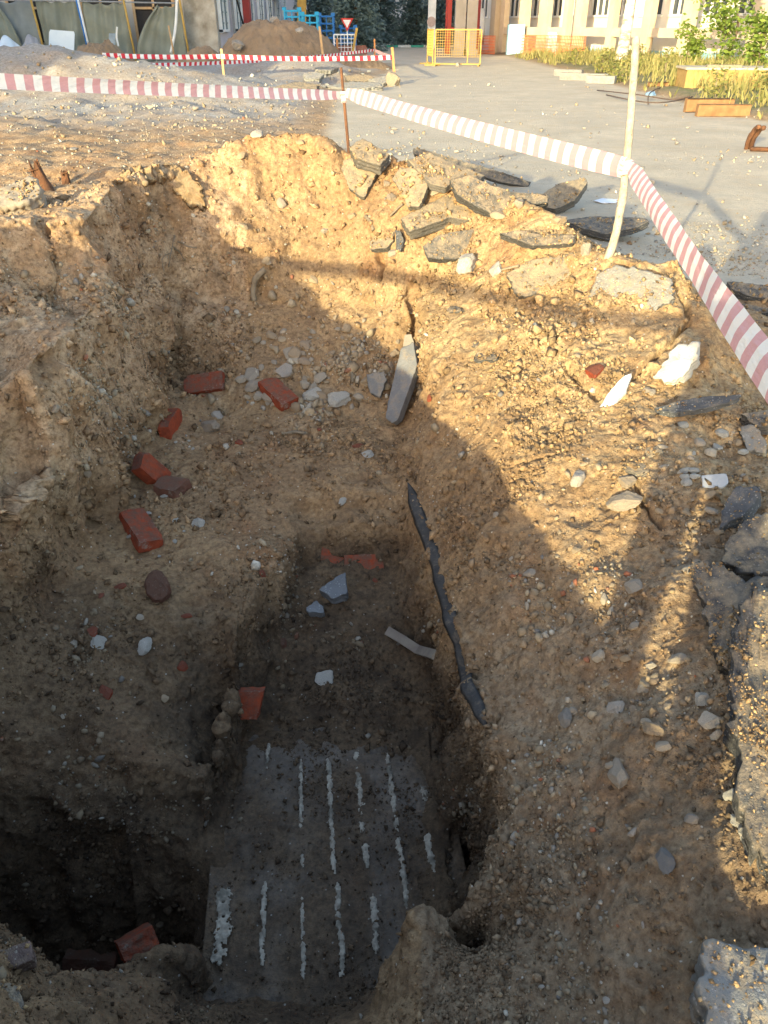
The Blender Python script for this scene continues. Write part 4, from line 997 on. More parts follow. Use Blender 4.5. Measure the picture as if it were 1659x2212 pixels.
# dark crusts of old asphalt showing in the sunlit slope, a snag and sticks in the walls
for k, (q, w_, h_, lb) in enumerate((((1050, 770), 26, 12, 'larger dark asphalt crust showing in the sunlit slope'), ((975, 668), 22, 8, 'dark crust streak at the shadow line on the slope'), ((1110, 686), 13, 8, 'small square dark crust in the sunlit slope'), ((1030, 745), 18, 8, 'dark crust above the larger one in the slope'), ((1375, 1010), 30, 14, 'grey crust plate lying at the lower edge of the sunlight'), ((1405, 970), 26, 12, 'dark crust plate beside the grey one at the edge of the sunlight'))):
    p, nn = hit(*q); n_ = macro_normal(p.x, p.y)
    slab('asphalt_crust', lb, 'asphalt slab', [(q[0] + w_ * math.cos(a) * (1 + 0.25 * math.sin(3 * a + k)), q[1] + h_ * math.sin(a) * (1 + 0.25 * math.cos(2 * a + k))) for a in np.linspace(0, 6.28, 9)[:-1]], q, n_, 0.03, ASPH_DUST if k > 3 else ASPH, -0.012, jag=0.014, rough=0.008, seed=700 + k)
sn = [hit(548, 640)[0] + Vector((0, -0.03, -0.02)), hit(550, 612)[0] + Vector((0, -0.05, 0)), hit(560, 590)[0] + Vector((0, -0.06, 0)), hit(574, 577)[0] + Vector((0, -0.05, 0))]
tag(tube_obj('root_snag', smooth_path(sn, 5), 0.018, WOODG, 8, noise=0.01), 'short brown root snag sticking out where the far wall meets shade', 'root')
for k, (a, b, r_, lb) in enumerate((((752, 778), (762, 828), 0.010, 'thin splintered stick lying on the far scree'), ((790, 470), (806, 500), 0.012, 'dark rotten stick among the slabs on the rim'), ((870, 445), (842, 470), 0.008, 'thin twig below the upright pale slab'), ((1070, 592), (1120, 578), 0.008, 'thin twig beside the narrow lime lump'), ((610, 940), (660, 938), 0.009, 'pale crumpled strip lying across the upper floor'))):
    A = hit(*a)[0]; B = hit(*b)[0]; tag(tube_obj('stick', smooth_path([A + Vector((0, -0.01, 0.012)), (A + B) / 2 + Vector((0.005, -0.01, 0.02)), B + Vector((0, -0.01, 0.012))], 4), r_, WOODG, 6, noise=0.006), lb, 'stick')

# ================================================================== STONES, CRUMBS, GRAVEL
def in_poly(x, y, poly):
    c = False; j = len(poly) - 1
    for i in range(len(poly)):
        if (poly[i][1] > y) != (poly[j][1] > y) and x < (poly[j][0] - poly[i][0]) * (y - poly[i][1]) / (poly[j][1] - poly[i][1]) + poly[i][0]: c = not c
        j = i
    return c
def scatter_px(poly, n, smin, smax, mat, label, group, power=2.0, big=False, flat=0.8, name='stone', cat='stone', zmin=-9, zmax=9):
    xs = [p[0] for p in poly]; ys = [p[1] for p in poly]; k = 0; tries = 0
    while k < n and tries < n * 20:
        tries += 1
        x = random.uniform(min(xs), max(xs)); y = random.uniform(min(ys), max(ys))
        if not in_poly(x, y, poly): continue
        p, nn = hit(x, y)
        if not (zmin < p.z < zmax): continue
        s = smin + (smax - smin) * random.random() ** power
        place_rock(p, macro_normal(p.x, p.y), s, mat, label, cat, group, big, name, flat, 0.16); k += 1
scatter_px([(560, 720), (700, 690), (870, 720), (850, 860), (780, 880), (560, 880), (500, 840)], 60, 0.022, 0.058, STONE, 'tan rubble stone on the scree at the foot of the far wall', 'stones on the far scree', 1.8)
scatter_px([(430, 660), (640, 690), (860, 680), (850, 760), (500, 800), (400, 800)], 16, 0.016, 0.036, STONE, 'small pale rubble stone high on the far scree', 'grey stones on the far scree', 2.0)
scatter_px([(270, 1080), (360, 1060), (420, 1180), (330, 1250), (270, 1180), (385, 900), (470, 960)], 16, 0.010, 0.024, LIME, 'small pale lime pebble near the bricks on the upper pit floor', 'pale pebbles by the bricks', 2.0, name='pebble')
scatter_px([(1060, 1110), (1180, 1090), (1330, 1230), (1460, 1230), (1480, 1420), (1440, 1640), (1300, 1660), (1200, 1500), (1120, 1250)], 50, 0.010, 0.034, STONE, 'rounded tan stone in the loose rubble of the right bank', 'stones on the right bank', 2.0)
scatter_px([(1400, 900), (1640, 900), (1640, 1040), (1560, 1230), (1430, 1260), (1420, 1050)], 30, 0.012, 0.035, STONE, 'tan stone in the brown rubble between sunlit slope and asphalt chunks', 'stones beside the asphalt chunks', 1.8)
scatter_px([(1470, 920), (1659, 930), (1650, 1050), (1480, 1050)], 10, 0.018, 0.035, LIME, 'white stone chip in the rubble above the pale tile', 'white chips in the rubble', 1.5)
scatter_px([(1000, 1750), (1500, 1700), (1500, 2200), (850, 2200), (900, 2050), (1100, 1900)], 10, 0.008, 0.022, STONE_GREY, 'small grey stone embedded in the near right bank', 'grey stones in the near bank', 2.2)
scatter_px([(100, 1250), (480, 1300), (420, 1650), (150, 1650), (50, 1450)], 10, 0.008, 0.026, STONE, 'small brown stone on the dark left bank', 'stones on the left bank', 2.2)
scatter_px([(1100, 640), (1450, 700), (1400, 1000), (1200, 1080), (980, 850)], 14, 0.010, 0.03, STONE, 'stone half buried in the sunlit slope', 'stones in the sunlit slope', 2.0)
scatter_px([(480, 300), (720, 300), (860, 460), (860, 620), (560, 620), (500, 470)], 16, 0.012, 0.04, STONE, 'stone stuck in the sunlit far wall', 'stones in the far wall', 2.0)
scatter_px([(60, 700), (330, 560), (360, 800), (250, 1050), (60, 1150)], 12, 0.010, 0.032, STONE, 'stone stuck in the shaded left wall', 'stones in the left wall', 2.0)
scatter_px([(880, 170), (1659, 280), (1659, 580), (1480, 430), (1250, 390), (900, 320), (780, 290), (770, 230)], 45, 0.025, 0.085, STONE_GREY, 'pale stone lying loose on the dusty asphalt', 'stones on the asphalt', 2.6)
scatter_px([(0, 215), (560, 200), (720, 260), (450, 320), (200, 350), (0, 350)], 24, 0.03, 0.11, STONE_GREY, 'pale stone on the trampled earth behind the left rim', 'stones behind the left rim', 2.4)
scatter_px([(0, 130), (420, 120), (860, 165), (860, 185), (560, 205), (0, 205)], 12, 0.06, 0.17, STONE_GREY, 'grey rubble stone on the shaded spoil heap', 'stones on the grey spoil', 2.4)

# ---- earth crumbs and gravel: far too many to count
ICO_V = None
def pebble_cloud(name, pos, nor, size, label, cat, mat, zones=None, cols=None, flat=0.7, sink=0.25, seed=5, tones=None, octa=False):
    r = np.random.default_rng(seed)
    bm = bmesh.new(); bmesh.ops.create_icosphere(bm, subdivisions=1, radius=1.0)
    bm.verts.ensure_lookup_table()
    v0 = np.array([v.co[:] for v in bm.verts]); f0 = np.array([[v.index for v in f.verts] for f in bm.faces]); bm.free()
    if octa:
        v0 = np.array([(1, 0, 0), (-1, 0, 0), (0, 1, 0), (0, -1, 0), (0, 0, 1), (0, 0, -1.0)]); f0 = np.array([(4, 0, 2), (4, 2, 1), (4, 1, 3), (4, 3, 0), (5, 2, 0), (5, 1, 2), (5, 3, 1), (5, 0, 3)])
    n = len(pos); k = len(v0)
    V = v0[None] * r.uniform(0.62, 1.18, (n, k, 1)) * np.stack([np.ones(n), r.uniform(0.6, 1.0, n), r.uniform(0.5, 1.0, n) * flat], 1)[:, None, :]
    q = r.normal(size=(n, 4)); q /= np.linalg.norm(q, axis=1)[:, None]
    w, x, y, z = q.T
    R = np.stack([np.stack([1 - 2 * (y * y + z * z), 2 * (x * y - z * w), 2 * (x * z + y * w)], 1), np.stack([2 * (x * y + z * w), 1 - 2 * (x * x + z * z), 2 * (y * z - x * w)], 1), np.stack([2 * (x * z - y * w), 2 * (y * z + x * w), 1 - 2 * (x * x + y * y)], 1)], 1)
    V = np.einsum('nij,nkj->nki', R, V) * size[:, None, None] + (pos + nor * (size * (0.5 - sink))[:, None])[:, None, :]
    F = (f0[None] + (np.arange(n) * k)[:, None, None]).reshape(-1, 3)
    me = np_mesh(name, V.reshape(-1, 3), F, smooth=False)
    if zones is not None: set_col(me, 'zone', np.repeat(zones, k, axis=0))
    if tones is not None: set_col(me, 'tone', np.repeat(tones, k, axis=0))
    if cols is not None: set_col(me, 'tint', np.repeat(np.column_stack([cols, np.ones(n)]), k, axis=0))
    o = link(name, me, mat); tag(o, label, cat, kind='stuff'); return o
tc = P[T].mean(1); tn = NG[T].mean(1); tn /= np.linalg.norm(tn, axis=1)[:, None]
tu, tv, tz = px_of(tc)
tdist = np.linalg.norm(tc - np.array([0, 0, CAM_H]), axis=1)
tview = (tz > 0.1) & (np.abs(tu) < 0.56) & (np.abs(tv) < 0.74) & (((np.array([0, 0, CAM_H]) - tc) * tn).sum(1) > 0)
tpave = pave[T].mean(1); tmoist = moist[T].mean(1); tgrey = grey[T].mean(1); tverge = verge[T].mean(1)
# triangles are alike in size as seen, so a random pick spreads evenly; clumps come from noise
w = tview * (tdist < 11) * (1 - tpave) * (0.10 + sstep(-0.15, 0.6, fbm(tc * 2.0, 61, 3)) * (0.22 + 0.78 * sstep(0.25, 0.75, tn[:, 2])))
w *= np.where((tc[:, 0] > 0.25) & (tc[:, 1] < 3.5), 1.5, 1.0)
bed = (tc[:, 2] < -0.97) & (tc[:, 0] > -0.75) & (tc[:, 0] < 0.25); w *= np.where(bed, 0.25, 1.0)
idx = RNG.choice(len(tc), 66000, p=w / w.sum())
sz = np.clip(np.exp(RNG.normal(math.log(0.0046), 0.65, len(idx))), 0.0022, 0.03) * np.clip(tdist[idx] / 3.0, 0.8, 1.7)
gl = np.clip(RNG.normal(0.95, 0.28, len(idx)), 0.4, 1.6)
ttone = tone[T].mean(1)
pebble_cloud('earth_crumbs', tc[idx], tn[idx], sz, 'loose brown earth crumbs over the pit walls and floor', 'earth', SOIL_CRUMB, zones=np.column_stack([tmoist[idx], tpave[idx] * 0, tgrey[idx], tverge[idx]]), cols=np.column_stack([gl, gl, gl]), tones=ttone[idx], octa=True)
# crumbs lying on the broken slabs and on the buried concrete slab
cp = []; cn = []; cw = []
for o in SLABS:
    if o.data.materials[0].name.startswith(('lime', 'white', 'tile', 'asphalt_pale', 'slate')): continue
    me_ = o.data; nv = len(me_.vertices); co = np.empty(nv * 3, dtype=np.float32); me_.vertices.foreach_get('co', co); co = co.reshape(-1, 3).astype(float)
    M_ = np.array(o.matrix_world); co = co @ M_[:3, :3].T + M_[:3, 3]
    nt = len(me_.polygons); ti = np.empty(nt * 3, dtype=np.int32); me_.loops.foreach_get('vertex_index', ti); ti = ti.reshape(-1, 3)
    cr_ = np.cross(co[ti[:, 1]] - co[ti[:, 0]], co[ti[:, 2]] - co[ti[:, 0]]); ar = np.linalg.norm(cr_, axis=1); nn_ = cr_ / np.maximum(ar, 1e-9)[:, None]
    cp.append(co[ti].mean(1)); cn.append(nn_); cw.append(ar * sstep(0.35, 0.75, nn_[:, 2]) / np.maximum(np.linalg.norm(co[ti].mean(1), axis=1), 1) ** 1.5)
cp = np.vstack(cp); cn = np.vstack(cn); cw = np.concatenate(cw); cw *= 0.15 + sstep(0.0, 0.4, fbm(cp * 6, 95, 3))
idx = RNG.choice(len(cp), 7000, p=cw / cw.sum()); r_ = RNG.normal(size=(len(idx), 3)) * 0.006
sz = np.clip(np.exp(RNG.normal(math.log(0.0042), 0.55, len(idx))), 0.0018, 0.016) * np.clip(np.linalg.norm(cp[idx], axis=1) / 3.0, 0.8, 1.8)
gl = np.clip(RNG.normal(0.95, 0.25, len(idx)), 0.4, 1.5); n_ = len(idx)
pebble_cloud('slab_crumbs', cp[idx] + r_, cn[idx], sz, 'yellow earth crumbs lying on the broken asphalt slabs', 'earth', SOIL_CRUMB, zones=np.zeros((n_, 4)), cols=np.column_stack([gl, gl, gl]), tones=np.tile([0, 1, 0, 1.0], (n_, 1)), octa=True, seed=15)
n_ = 9000; lx = RNG.uniform(-0.46, 0.46, n_); ly = RNG.uniform(-0.61, 0.61, n_)
kp = RNG.random(n_) < 0.18 + 0.9 * sstep(-0.1, 0.45, fbm(v3(lx * 4, ly * 2.2, 3.3), 97, 3)); lx = lx[kp]; ly = ly[kp]; n_ = len(lx)
a5 = math.radians(5.9); wp = np.column_stack([-0.18 + lx * math.cos(a5) - ly * math.sin(a5), 1.75 + lx * math.sin(a5) + ly * math.cos(a5), np.full(n_, -1.028)])
sz = np.clip(np.exp(RNG.normal(math.log(0.0042), 0.55, n_)), 0.0018, 0.016); gl = np.clip(RNG.normal(1.0, 0.3, n_), 0.45, 1.7)
pebble_cloud('slab_dirt', wp, np.tile([0, 0, 1.0], (n_, 1)), sz, 'dark damp earth crumbs lying on the buried slab', 'earth', SOIL_CRUMB, zones=np.tile([1, 0, 0, 0.0], (n_, 1)), cols=np.column_stack([gl, gl, gl]), tones=np.tile([0, 0, 0, 1.0], (n_, 1)), octa=True, seed=16)
m = NT('gravel', 0.92)
c = m.mix(m.ramp(m.noise(60, 4), [(0.4, 0.0), (0.65, 0.6)]), m.attr('tint'), (0.18, 0.15, 0.11)); m.color(c); m.bump(m.noise(150, 3), 0.4, 0.003)
GRAVEL = m.m
PAL = np.array([[0.40, 0.33, 0.23], [0.36, 0.28, 0.18], [0.33, 0.31, 0.28], [0.46, 0.43, 0.37], [0.60, 0.57, 0.50], [0.22, 0.21, 0.20], [0.34, 0.13, 0.07], [0.30, 0.22, 0.14]])
PAL = PAL * np.array([1.0, 0.93, 0.84])
def gravel_cols(n, p): return PAL[RNG.choice(len(PAL), n, p=p)] * RNG.uniform(0.75, 1.15, (n, 1))
w = tview * (tdist < 9) * (1 - tpave) * (0.02 + sstep(0.15, 0.6, fbm(tc * 1.9, 81, 3)))
scree = (tc[:, 1] > 4.1) & (tc[:, 1] < 5.2) & (tc[:, 0] > -1.2) & (tc[:, 0] < 0.4) & (tc[:, 2] < 0.1)
rb = (tc[:, 0] > 0.45) & (tc[:, 1] < 2.9) & (tc[:, 1] > 1.2)
w *= np.where(scree, 9.0, 1.0) * np.where(rb, 2.2, 1.0) * np.where(bed, 0.3, 1.0)
idx = RNG.choice(len(tc), 6500, p=w / w.sum())
sz = np.clip(np.exp(RNG.normal(math.log(0.0055), 0.6, len(idx))), 0.003, 0.026) * np.clip(tdist[idx] / 3.0, 0.8, 1.5) * np.where(scree[idx], 1.3, 1.0)
wetf = (1 - 0.5 * tmoist[idx])[:, None]
pebble_cloud('loose_gravel', tc[idx], tn[idx], sz, 'small mixed gravel and mortar bits strewn over the pit', 'gravel', GRAVEL, cols=gravel_cols(len(idx), [.28, .32, .06, .09, .04, .03, .02, .16]) * wetf, seed=6)
# gravel and dust lumps on the ground round the pit
w = tview * (tdist > 6.5) * (tdist < 45) * (0.03 + 1.2 * tgrey + 0.5 * sstep(0.1, 0.5, fbm(tc * np.array([0.5, 0.25, 1]), 83, 3)) + 0.3 * (1 - tpave)) * (1 - tverge)
idx = RNG.choice(len(tc), 15000, p=w / w.sum())
sz = np.clip(np.exp(RNG.normal(math.log(0.0095), 0.6, len(idx))), 0.004, 0.05) * np.clip(tdist[idx] / 10.0, 0.8, 2.2)
pebble_cloud('yard_gravel', tc[idx], tn[idx], sz, 'pale gravel and crushed concrete strewn over the yard', 'gravel', GRAVEL, cols=gravel_cols(len(idx), [.20, .16, .22, .22, .10, .04, .01, .05]), seed=7, octa=True)

# ================================================================== POSTS AND TAPE
def tape_mat(key, red, white):
    m = NT(key, 0.45)
    uv = m.n('ShaderNodeUVMap'); s = m.n('ShaderNodeSeparateXYZ'); m.l(uv.outputs[0], s.inputs[0])
    st = m.math('GREATER_THAN', m.math('FRACT', m.math('MULTIPLY', s.outputs[0], 1.0)), 0.5)
    c = m.mix(st, white, red); m.color(c)
    tr = m.n('ShaderNodeBsdfTranslucent'); m.l(c, tr.inputs[0])
    mx = m.n('ShaderNodeMixShader'); mx.inputs[0].default_value = 0.35
    m.l(m.b.outputs[0], mx.inputs[1]); m.l(tr.outputs[0], mx.inputs[2]); m.l(mx.outputs[0], m.o.inputs[0])
    m.b.inputs['Specular IOR Level'].default_value = 0.5
    m.bump(m.noise(1.0, 4, 0.6, m.scaled(m.co(), (14, 14, 60))), 0.5, 0.02)
    return m.m
TAPE = tape_mat('tape_faded', (0.58, 0.31, 0.32), (0.76, 0.735, 0.70))
TAPE_FAR = tape_mat('tape_red', (0.62, 0.03, 0.05), (0.82, 0.80, 0.76))
def tape(name, label, a, b, width, mat, sag=0.02, period=0.11, tilt0=0.0, tilt1=0.0, fold0=1.0, fold1=1.0, curl=0.12, group=None, n=None, seed=1, pinch=0.06):
    """striped ribbon: upright, slightly cupped, a little gathered at its ends"""
    a = Vector(a); b = Vector(b); L = (b - a).length; n = n or max(24, int(L / 0.03)); cs = 7
    d = (b - a).normalized(); side = d.cross(Vector((0, 0, 1))).normalized(); up0 = side.cross(d)
    V = []; UV = []; F = []
    for i in range(n + 1):
        t = i / n; p = a.lerp(b, t) - Vector((0, 0, 4 * sag * t * (1 - t)))
        e = min(1, t * L / 0.25); e2 = min(1, (1 - t) * L / 0.25)
        gth = (fold0 + (1 - fold0) * e) * (fold1 + (1 - fold1) * e2)
        ang = tilt0 * (1 - t) + tilt1 * t + 0.20 * math.sin(t * L * 1.7 + seed) + 0.06 * math.sin(t * L * 6.1 + 2 * seed)
        up = up0 * math.cos(ang) + side * math.sin(ang); out = side * math.cos(ang) - up0 * math.sin(ang)
        for j in range(cs):
            s = j / (cs - 1) - 0.5
            bul = curl * width * (0.25 - s * s) * 4 * (0.6 + 0.4 * math.sin(t * L * 3.3 + seed)) + 0.001 * math.sin(t * L * 21 + s * 9 + seed)
            V.append(p + up * s * width * gth + out * bul); UV.append((t * L / period + 0.06 * s, s))
    for i in range(n):
        for j in range(cs - 1):
            q = i * cs + j; F.append((q, q + 1, q + cs + 1, q + cs))
    me = np_mesh(name, [v[:] for v in V], F)
    uvl = me.uv_layers.new(name='UVMap')
    li = np.zeros(len(me.loops), dtype=np.int32); me.loops.foreach_get('vertex_index', li)
    uvl.data.foreach_set('uv', np.array(UV, dtype=np.float32)[li].ravel())
    o = link(name, me, mat); tag(o, label, 'tape', group); return o
G_T = 'striped tape round the pit'
# thin stake
A = cy(737, 146, 7.1); B = cy(751, 330, 7.1); gz = down(B.x + 0.02, B.y)
dirn = (B - A).normalized(); foot = A + dirn * ((gz - 0.15 - A.z) / dirn.z)
st_o = empty('thin_stake', (foot.x, foot.y, gz)); tag(st_o, 'thin rusty iron stake holding striped tape behind the slab heap', 'stake')
o = tube_obj('rod', [A - st_o.location, (A + foot) / 2 + Vector((0.01, 0, 0)) - st_o.location, foot - st_o.location], [0.012, 0.014, 0.015], RUST, 8, st_o, 0.004)
tp1 = cy(742, 206, 7.08)
bm = bmesh.new()
for k in range(3): add_box(bm, tp1 - st_o.location + Vector((0, 0, 0.02 - 0.025 * k)), (0.05 - 0.006 * k, 0.05, 0.018), Matrix.Rotation(0.4 * k, 4, 'X'))
link('tape_knot', bm_mesh('tape_knot', bm), simple_mat('knot_pale', (0.72, 0.62, 0.58), (0.6, 0.3, 0.28), 30), st_o)
# bent sapling post
pp = [cy(1374, 80, 4.25), cy(1370, 150, 4.22), cy(1362, 260, 4.17), cy(1352, 360, 4.13), cy(1343, 440, 4.11), cy(1329, 510, 4.09), cy(1313, 560, 4.08), cy(1300, 600, 4.08)]
po = empty('sapling_post', cy(1313, 560, 4.08)); tag(po, 'bent pale peeled sapling post holding the tape at the right rim', 'post')
m = NT('sapling_bark', 0.85)
c = m.mix(m.ramp(m.noise(26, 5, 0.7), [(0.4, 0.0), (0.6, 1.0)]), (0.43, 0.37, 0.28), (0.29, 0.245, 0.18))
c = m.mix(m.ramp(m.noise(60, 3), [(0.62, 0.0), (0.68, 0.9)]), c, (0.14, 0.12, 0.08)); m.color(c); m.bump(m.noise(50, 5), 0.5, 0.006)
tube_obj('shaft', [q - po.location for q in smooth_path(pp, 6)], [0.017 + 0.006 * k / 42 for k in range(43)], m.m, 10, po, 0.006)
tp2 = cy(1352, 362, 4.11)
bm = bmesh.new()
for k in range(3): add_tube(bm, [tp2 - po.location + Vector((0.027 * math.cos(a), 0.027 * math.sin(a), 0.022 - 0.022 * k + 0.004 * math.sin(3 * a))) for a in np.linspace(0, 6.28, 14)], 0.012, 6)
link('tape_knot', bm_mesh('tape_knot', bm, True), MATS['knot_pale'], po)
W = 0.085
tape('barrier_tape', 'faded red and white tape stretched from the thin stake towards the tarpaulins', tp1 + Vector((-0.02, 0, 0)), (-2.62, 3.72, 1.44), 0.076, TAPE, 0.012, tilt0=0.1, tilt1=0.25, fold0=0.75, group=G_T, seed=1)
tape('barrier_tape', 'faded red and white tape between the thin stake and the bent post', cy(748, 200, 7.08), tp2 + Vector((-0.01, 0, 0)), 0.105, TAPE, 0.015, tilt0=-0.35, tilt1=-0.35, fold0=0.6, fold1=0.9, group=G_T, seed=3)
tape('barrier_tape', 'faded red and white tape running from the bent post over the asphalt edge', tp2 + Vector((0.015, -0.01, 0.01)), (0.43, -1.42, 0.98), W, TAPE, 0.05, tilt0=-0.3, tilt1=-0.6, fold0=0.5, group=G_T, seed=5)
# posts beside and behind the photographer, and the tape that joins them
for (x, y, h, lb) in ((-2.64, 3.70, 1.55, 'rough wooden stake on the left spoil bank'), (0.47, -1.45, 1.42, 'rough wooden stake behind the photographer on the right'), (-3.95, 0.30, 1.5, 'rough wooden stake behind the photographer on the left')):
    z0 = float(height(np.array([x]), np.array([y]))[0]); so = empty('wooden_stake', (x, y, z0)); tag(so, lb, 'stake')
    tube_obj('shaft', [(0, 0, -0.2), (0.01, 0, (h - z0) * 0.5), (0, 0.01, h - z0)], 0.02, WOODG, 8, so, 0.006)
tape('barrier_tape', 'striped tape behind the photographer between two wooden stakes', (0.47, -1.45, 1.32), (-3.95, 0.30, 1.33), W, TAPE, 0.02, group=G_T, seed=7)

# ================================================================== PHOTOGRAPHER (stands just behind the camera, seen only by the shadow)
def person():
    root = empty('person', (-0.165, -0.42, 0.0)); tag(root, 'person in dark work clothes at the pit edge photographing with a raised phone', 'person')
    J = {'pel': (0, 0, 0.93), 'sp1': (0, 0.0, 1.10), 'sp2': (0, 0.01, 1.30), 'nk': (0, 0.01, 1.45), 'nk2': (0, 0.03, 1.52), 'hd': (0, 0.04, 1.60), 'hd2': (0, 0.05, 1.69), 'hd3': (0, 0.04, 1.75),
         'lh': (-0.10, 0, 0.88), 'lk': (-0.135, 0.02, 0.48), 'la': (-0.15, -0.02, 0.09), 'lf': (-0.17, 0.15, 0.04),
         'rh': (0.10, 0, 0.88), 'rk': (0.135, 0.02, 0.48), 'ra': (0.15, -0.02, 0.09), 'rf': (0.18, 0.15, 0.04),
         'ls': (-0.19, 0.0, 1.41), 'le': (-0.24, 0.12, 1.18), 'lw': (-0.02, 0.30, 1.42), 'lhand': (0.05, 0.36, 1.50),
         'rs': (0.19, 0.0, 1.41), 're': (0.30, 0.12, 1.20), 'rw': (0.25, 0.30, 1.44), 'rhand': (0.23, 0.36, 1.53)}
    Rd = {'pel': .165, 'sp1': .16, 'sp2': .17, 'nk': .07, 'nk2': .055, 'hd': .085, 'hd2': .088, 'hd3': .06, 'lh': .115, 'lk': .085, 'la': .065, 'lf': .04, 'rh': .115, 'rk': .085, 'ra': .065, 'rf': .04,
          'ls': .065, 'le': .045, 'lw': .03, 'lhand': .035, 'rs': .065, 're': .045, 'rw': .03, 'rhand': .035}
    E = [('pel', 'sp1'), ('sp1', 'sp2'), ('sp2', 'nk'), ('nk', 'nk2'), ('nk2', 'hd'), ('hd', 'hd2'), ('hd2', 'hd3'), ('pel', 'lh'), ('lh', 'lk'), ('lk', 'la'), ('la', 'lf'), ('pel', 'rh'), ('rh', 'rk'), ('rk', 'ra'), ('ra', 'rf'),
         ('sp2', 'ls'), ('ls', 'le'), ('le', 'lw'), ('lw', 'lhand'), ('sp2', 'rs'), ('rs', 're'), ('re', 'rw'), ('rw', 'rhand')]
    def skin(name, J, Rd, E, mat, rootv):
        keys = list(J); me = bpy.data.meshes.new(name)
        me.from_pydata([J[k] for k in keys], [(keys.index(a), keys.index(b)) for a, b in E], [])
        o = link(name, me, mat, root)
        md = o.modifiers.new('skin', 'SKIN')
        for k, key in enumerate(keys):
            sv = me.skin_vertices[0].data[k]; sv.radius = (Rd[key], Rd[key]); sv.use_root = (key == rootv)
        sb = o.modifiers.new('sub', 'SUBSURF'); sb.levels = 2; sb.render_levels = 2
        return o
    cloth = simple_mat('work_clothes', (0.06, 0.07, 0.09), (0.04, 0.045, 0.06), 8)
    skinm = simple_mat('skin', (0.52, 0.33, 0.24), (0.47, 0.28, 0.20), 8, bump=0)
    skin('body', J, Rd, E, cloth, 'pel')
    for s, wr, hd in ((-1, 'lw', 'lhand'), (1, 'rw', 'rhand')):
        H = Vector(J[hd]); k = 0; JJ = {'p0': tuple(H - Vector((0, 0.05, 0.05))), 'p1': tuple(H)}; RR = {'p0': .026, 'p1': .03}; EE = [('p0', 'p1')]
        for f in range(4):
            a = H + Vector((-s * 0.01, 0.01, -0.012 + 0.018 * f)); b = a + Vector((-s * 0.03, 0.035, 0.006)); c_ = b + Vector((-s * 0.028, 0.004 - 0.004 * f, 0.004))
            JJ[f'a{f}'] = tuple(a); JJ[f'b{f}'] = tuple(b); JJ[f'c{f}'] = tuple(c_); RR[f'a{f}'] = .010; RR[f'b{f}'] = .009; RR[f'c{f}'] = .008
            EE += [('p1', f'a{f}'), (f'a{f}', f'b{f}'), (f'b{f}', f'c{f}')]
        JJ['t1'] = tuple(H + Vector((-s * 0.012, -0.02, 0.03))); JJ['t2'] = tuple(H + Vector((-s * 0.04, -0.012, 0.045))); RR['t1'] = .011; RR['t2'] = .009; EE += [('p0', 't1'), ('t1', 't2')]
        skin('hand', JJ, RR, EE, skinm, 'p0')
    bm = bmesh.new(); bmesh.ops.create_uvsphere(bm, u_segments=20, v_segments=14, radius=1.0)
    bmesh.ops.transform(bm, matrix=Matrix.Translation((0, 0.045, 1.645)) @ Matrix.Diagonal((0.078, 0.098, 0.115, 1)), verts=bm.verts[:])
    add_box(bm, (0, 0.147, 1.632), (0.022, 0.03, 0.045)); add_box(bm, (0, 0.137, 1.585), (0.045, 0.015, 0.012))
    for s in (-1, 1): add_box(bm, (s * 0.08, 0.04, 1.64), (0.014, 0.035, 0.055)); add_box(bm, (s * 0.032, 0.136, 1.655), (0.022, 0.008, 0.010))
    link('head', bm_mesh('head', bm, True), skinm, root)
    bm = bmesh.new(); bmesh.ops.create_uvsphere(bm, u_segments=18, v_segments=10, radius=1.0)
    bmesh.ops.transform(bm, matrix=Matrix.Translation((0, 0.025, 1.675)) @ Matrix.Diagonal((0.086, 0.10, 0.10, 1)), verts=bm.verts[:])
    link('hair', bm_mesh('hair', bm, True), simple_mat('hair_dark', (0.05, 0.035, 0.025)), root)
    ph = bpy.data.objects.new('phone', boxes_mesh('phone', [((0, 0, 0), (0.075, 0.009, 0.16))])); COL.objects.link(ph)
    ph.location = (0.0, -0.03, 1.57); ph.rotation_euler = (-PITCH, 0, 0); ph.data.materials.append(simple_mat('phone_black', (0.02, 0.02, 0.022), rough=0.3, bump=0))
    tag(ph, 'black phone held up in both hands by the person', 'phone')
person()

# ================================================================== BACKGROUND
def mk(name, boxes, mat, parent=None): return link(name, boxes_mesh(name, boxes), mat, parent)
PLASTER_L = simple_mat('plaster_beige', (0.50, 0.46, 0.40), (0.38, 0.35, 0.30), 0.6, bscale=8, bdist=0.01)
PLASTER_P = simple_mat('plaster_pinkish', (0.56, 0.51, 0.52), (0.47, 0.44, 0.46), 0.5, bscale=8)
STAIN = simple_mat('plaster_stained', (0.44, 0.40, 0.33), (0.22, 0.19, 0.14), 1.3, bscale=7, bdist=0.02)
SHUT = simple_mat('shutter_greygreen', (0.20, 0.24, 0.24), (0.15, 0.18, 0.19), 3)
WHITE = simple_mat('white_paint', (0.72, 0.72, 0.70), (0.62, 0.62, 0.60), 2)
PEACH = simple_mat('plaster_peach', (0.56, 0.45, 0.33), (0.47, 0.37, 0.26), 0.9, bscale=9)
CREAM = simple_mat('wall_cream', (0.70, 0.66, 0.58), (0.62, 0.58, 0.50), 0.6, bscale=9)
BLUEB = simple_mat('base_blue', (0.24, 0.44, 0.52), (0.34, 0.52, 0.56), 2.2)
YEL = simple_mat('yellow_paint', (0.46, 0.30, 0.08), (0.36, 0.22, 0.06), 5)
BLUEP = simple_mat('blue_paint', (0.03, 0.16, 0.42), (0.03, 0.12, 0.32), 5)
AZURE = simple_mat('azure_paint', (0.04, 0.36, 0.60), (0.04, 0.30, 0.52), 5)
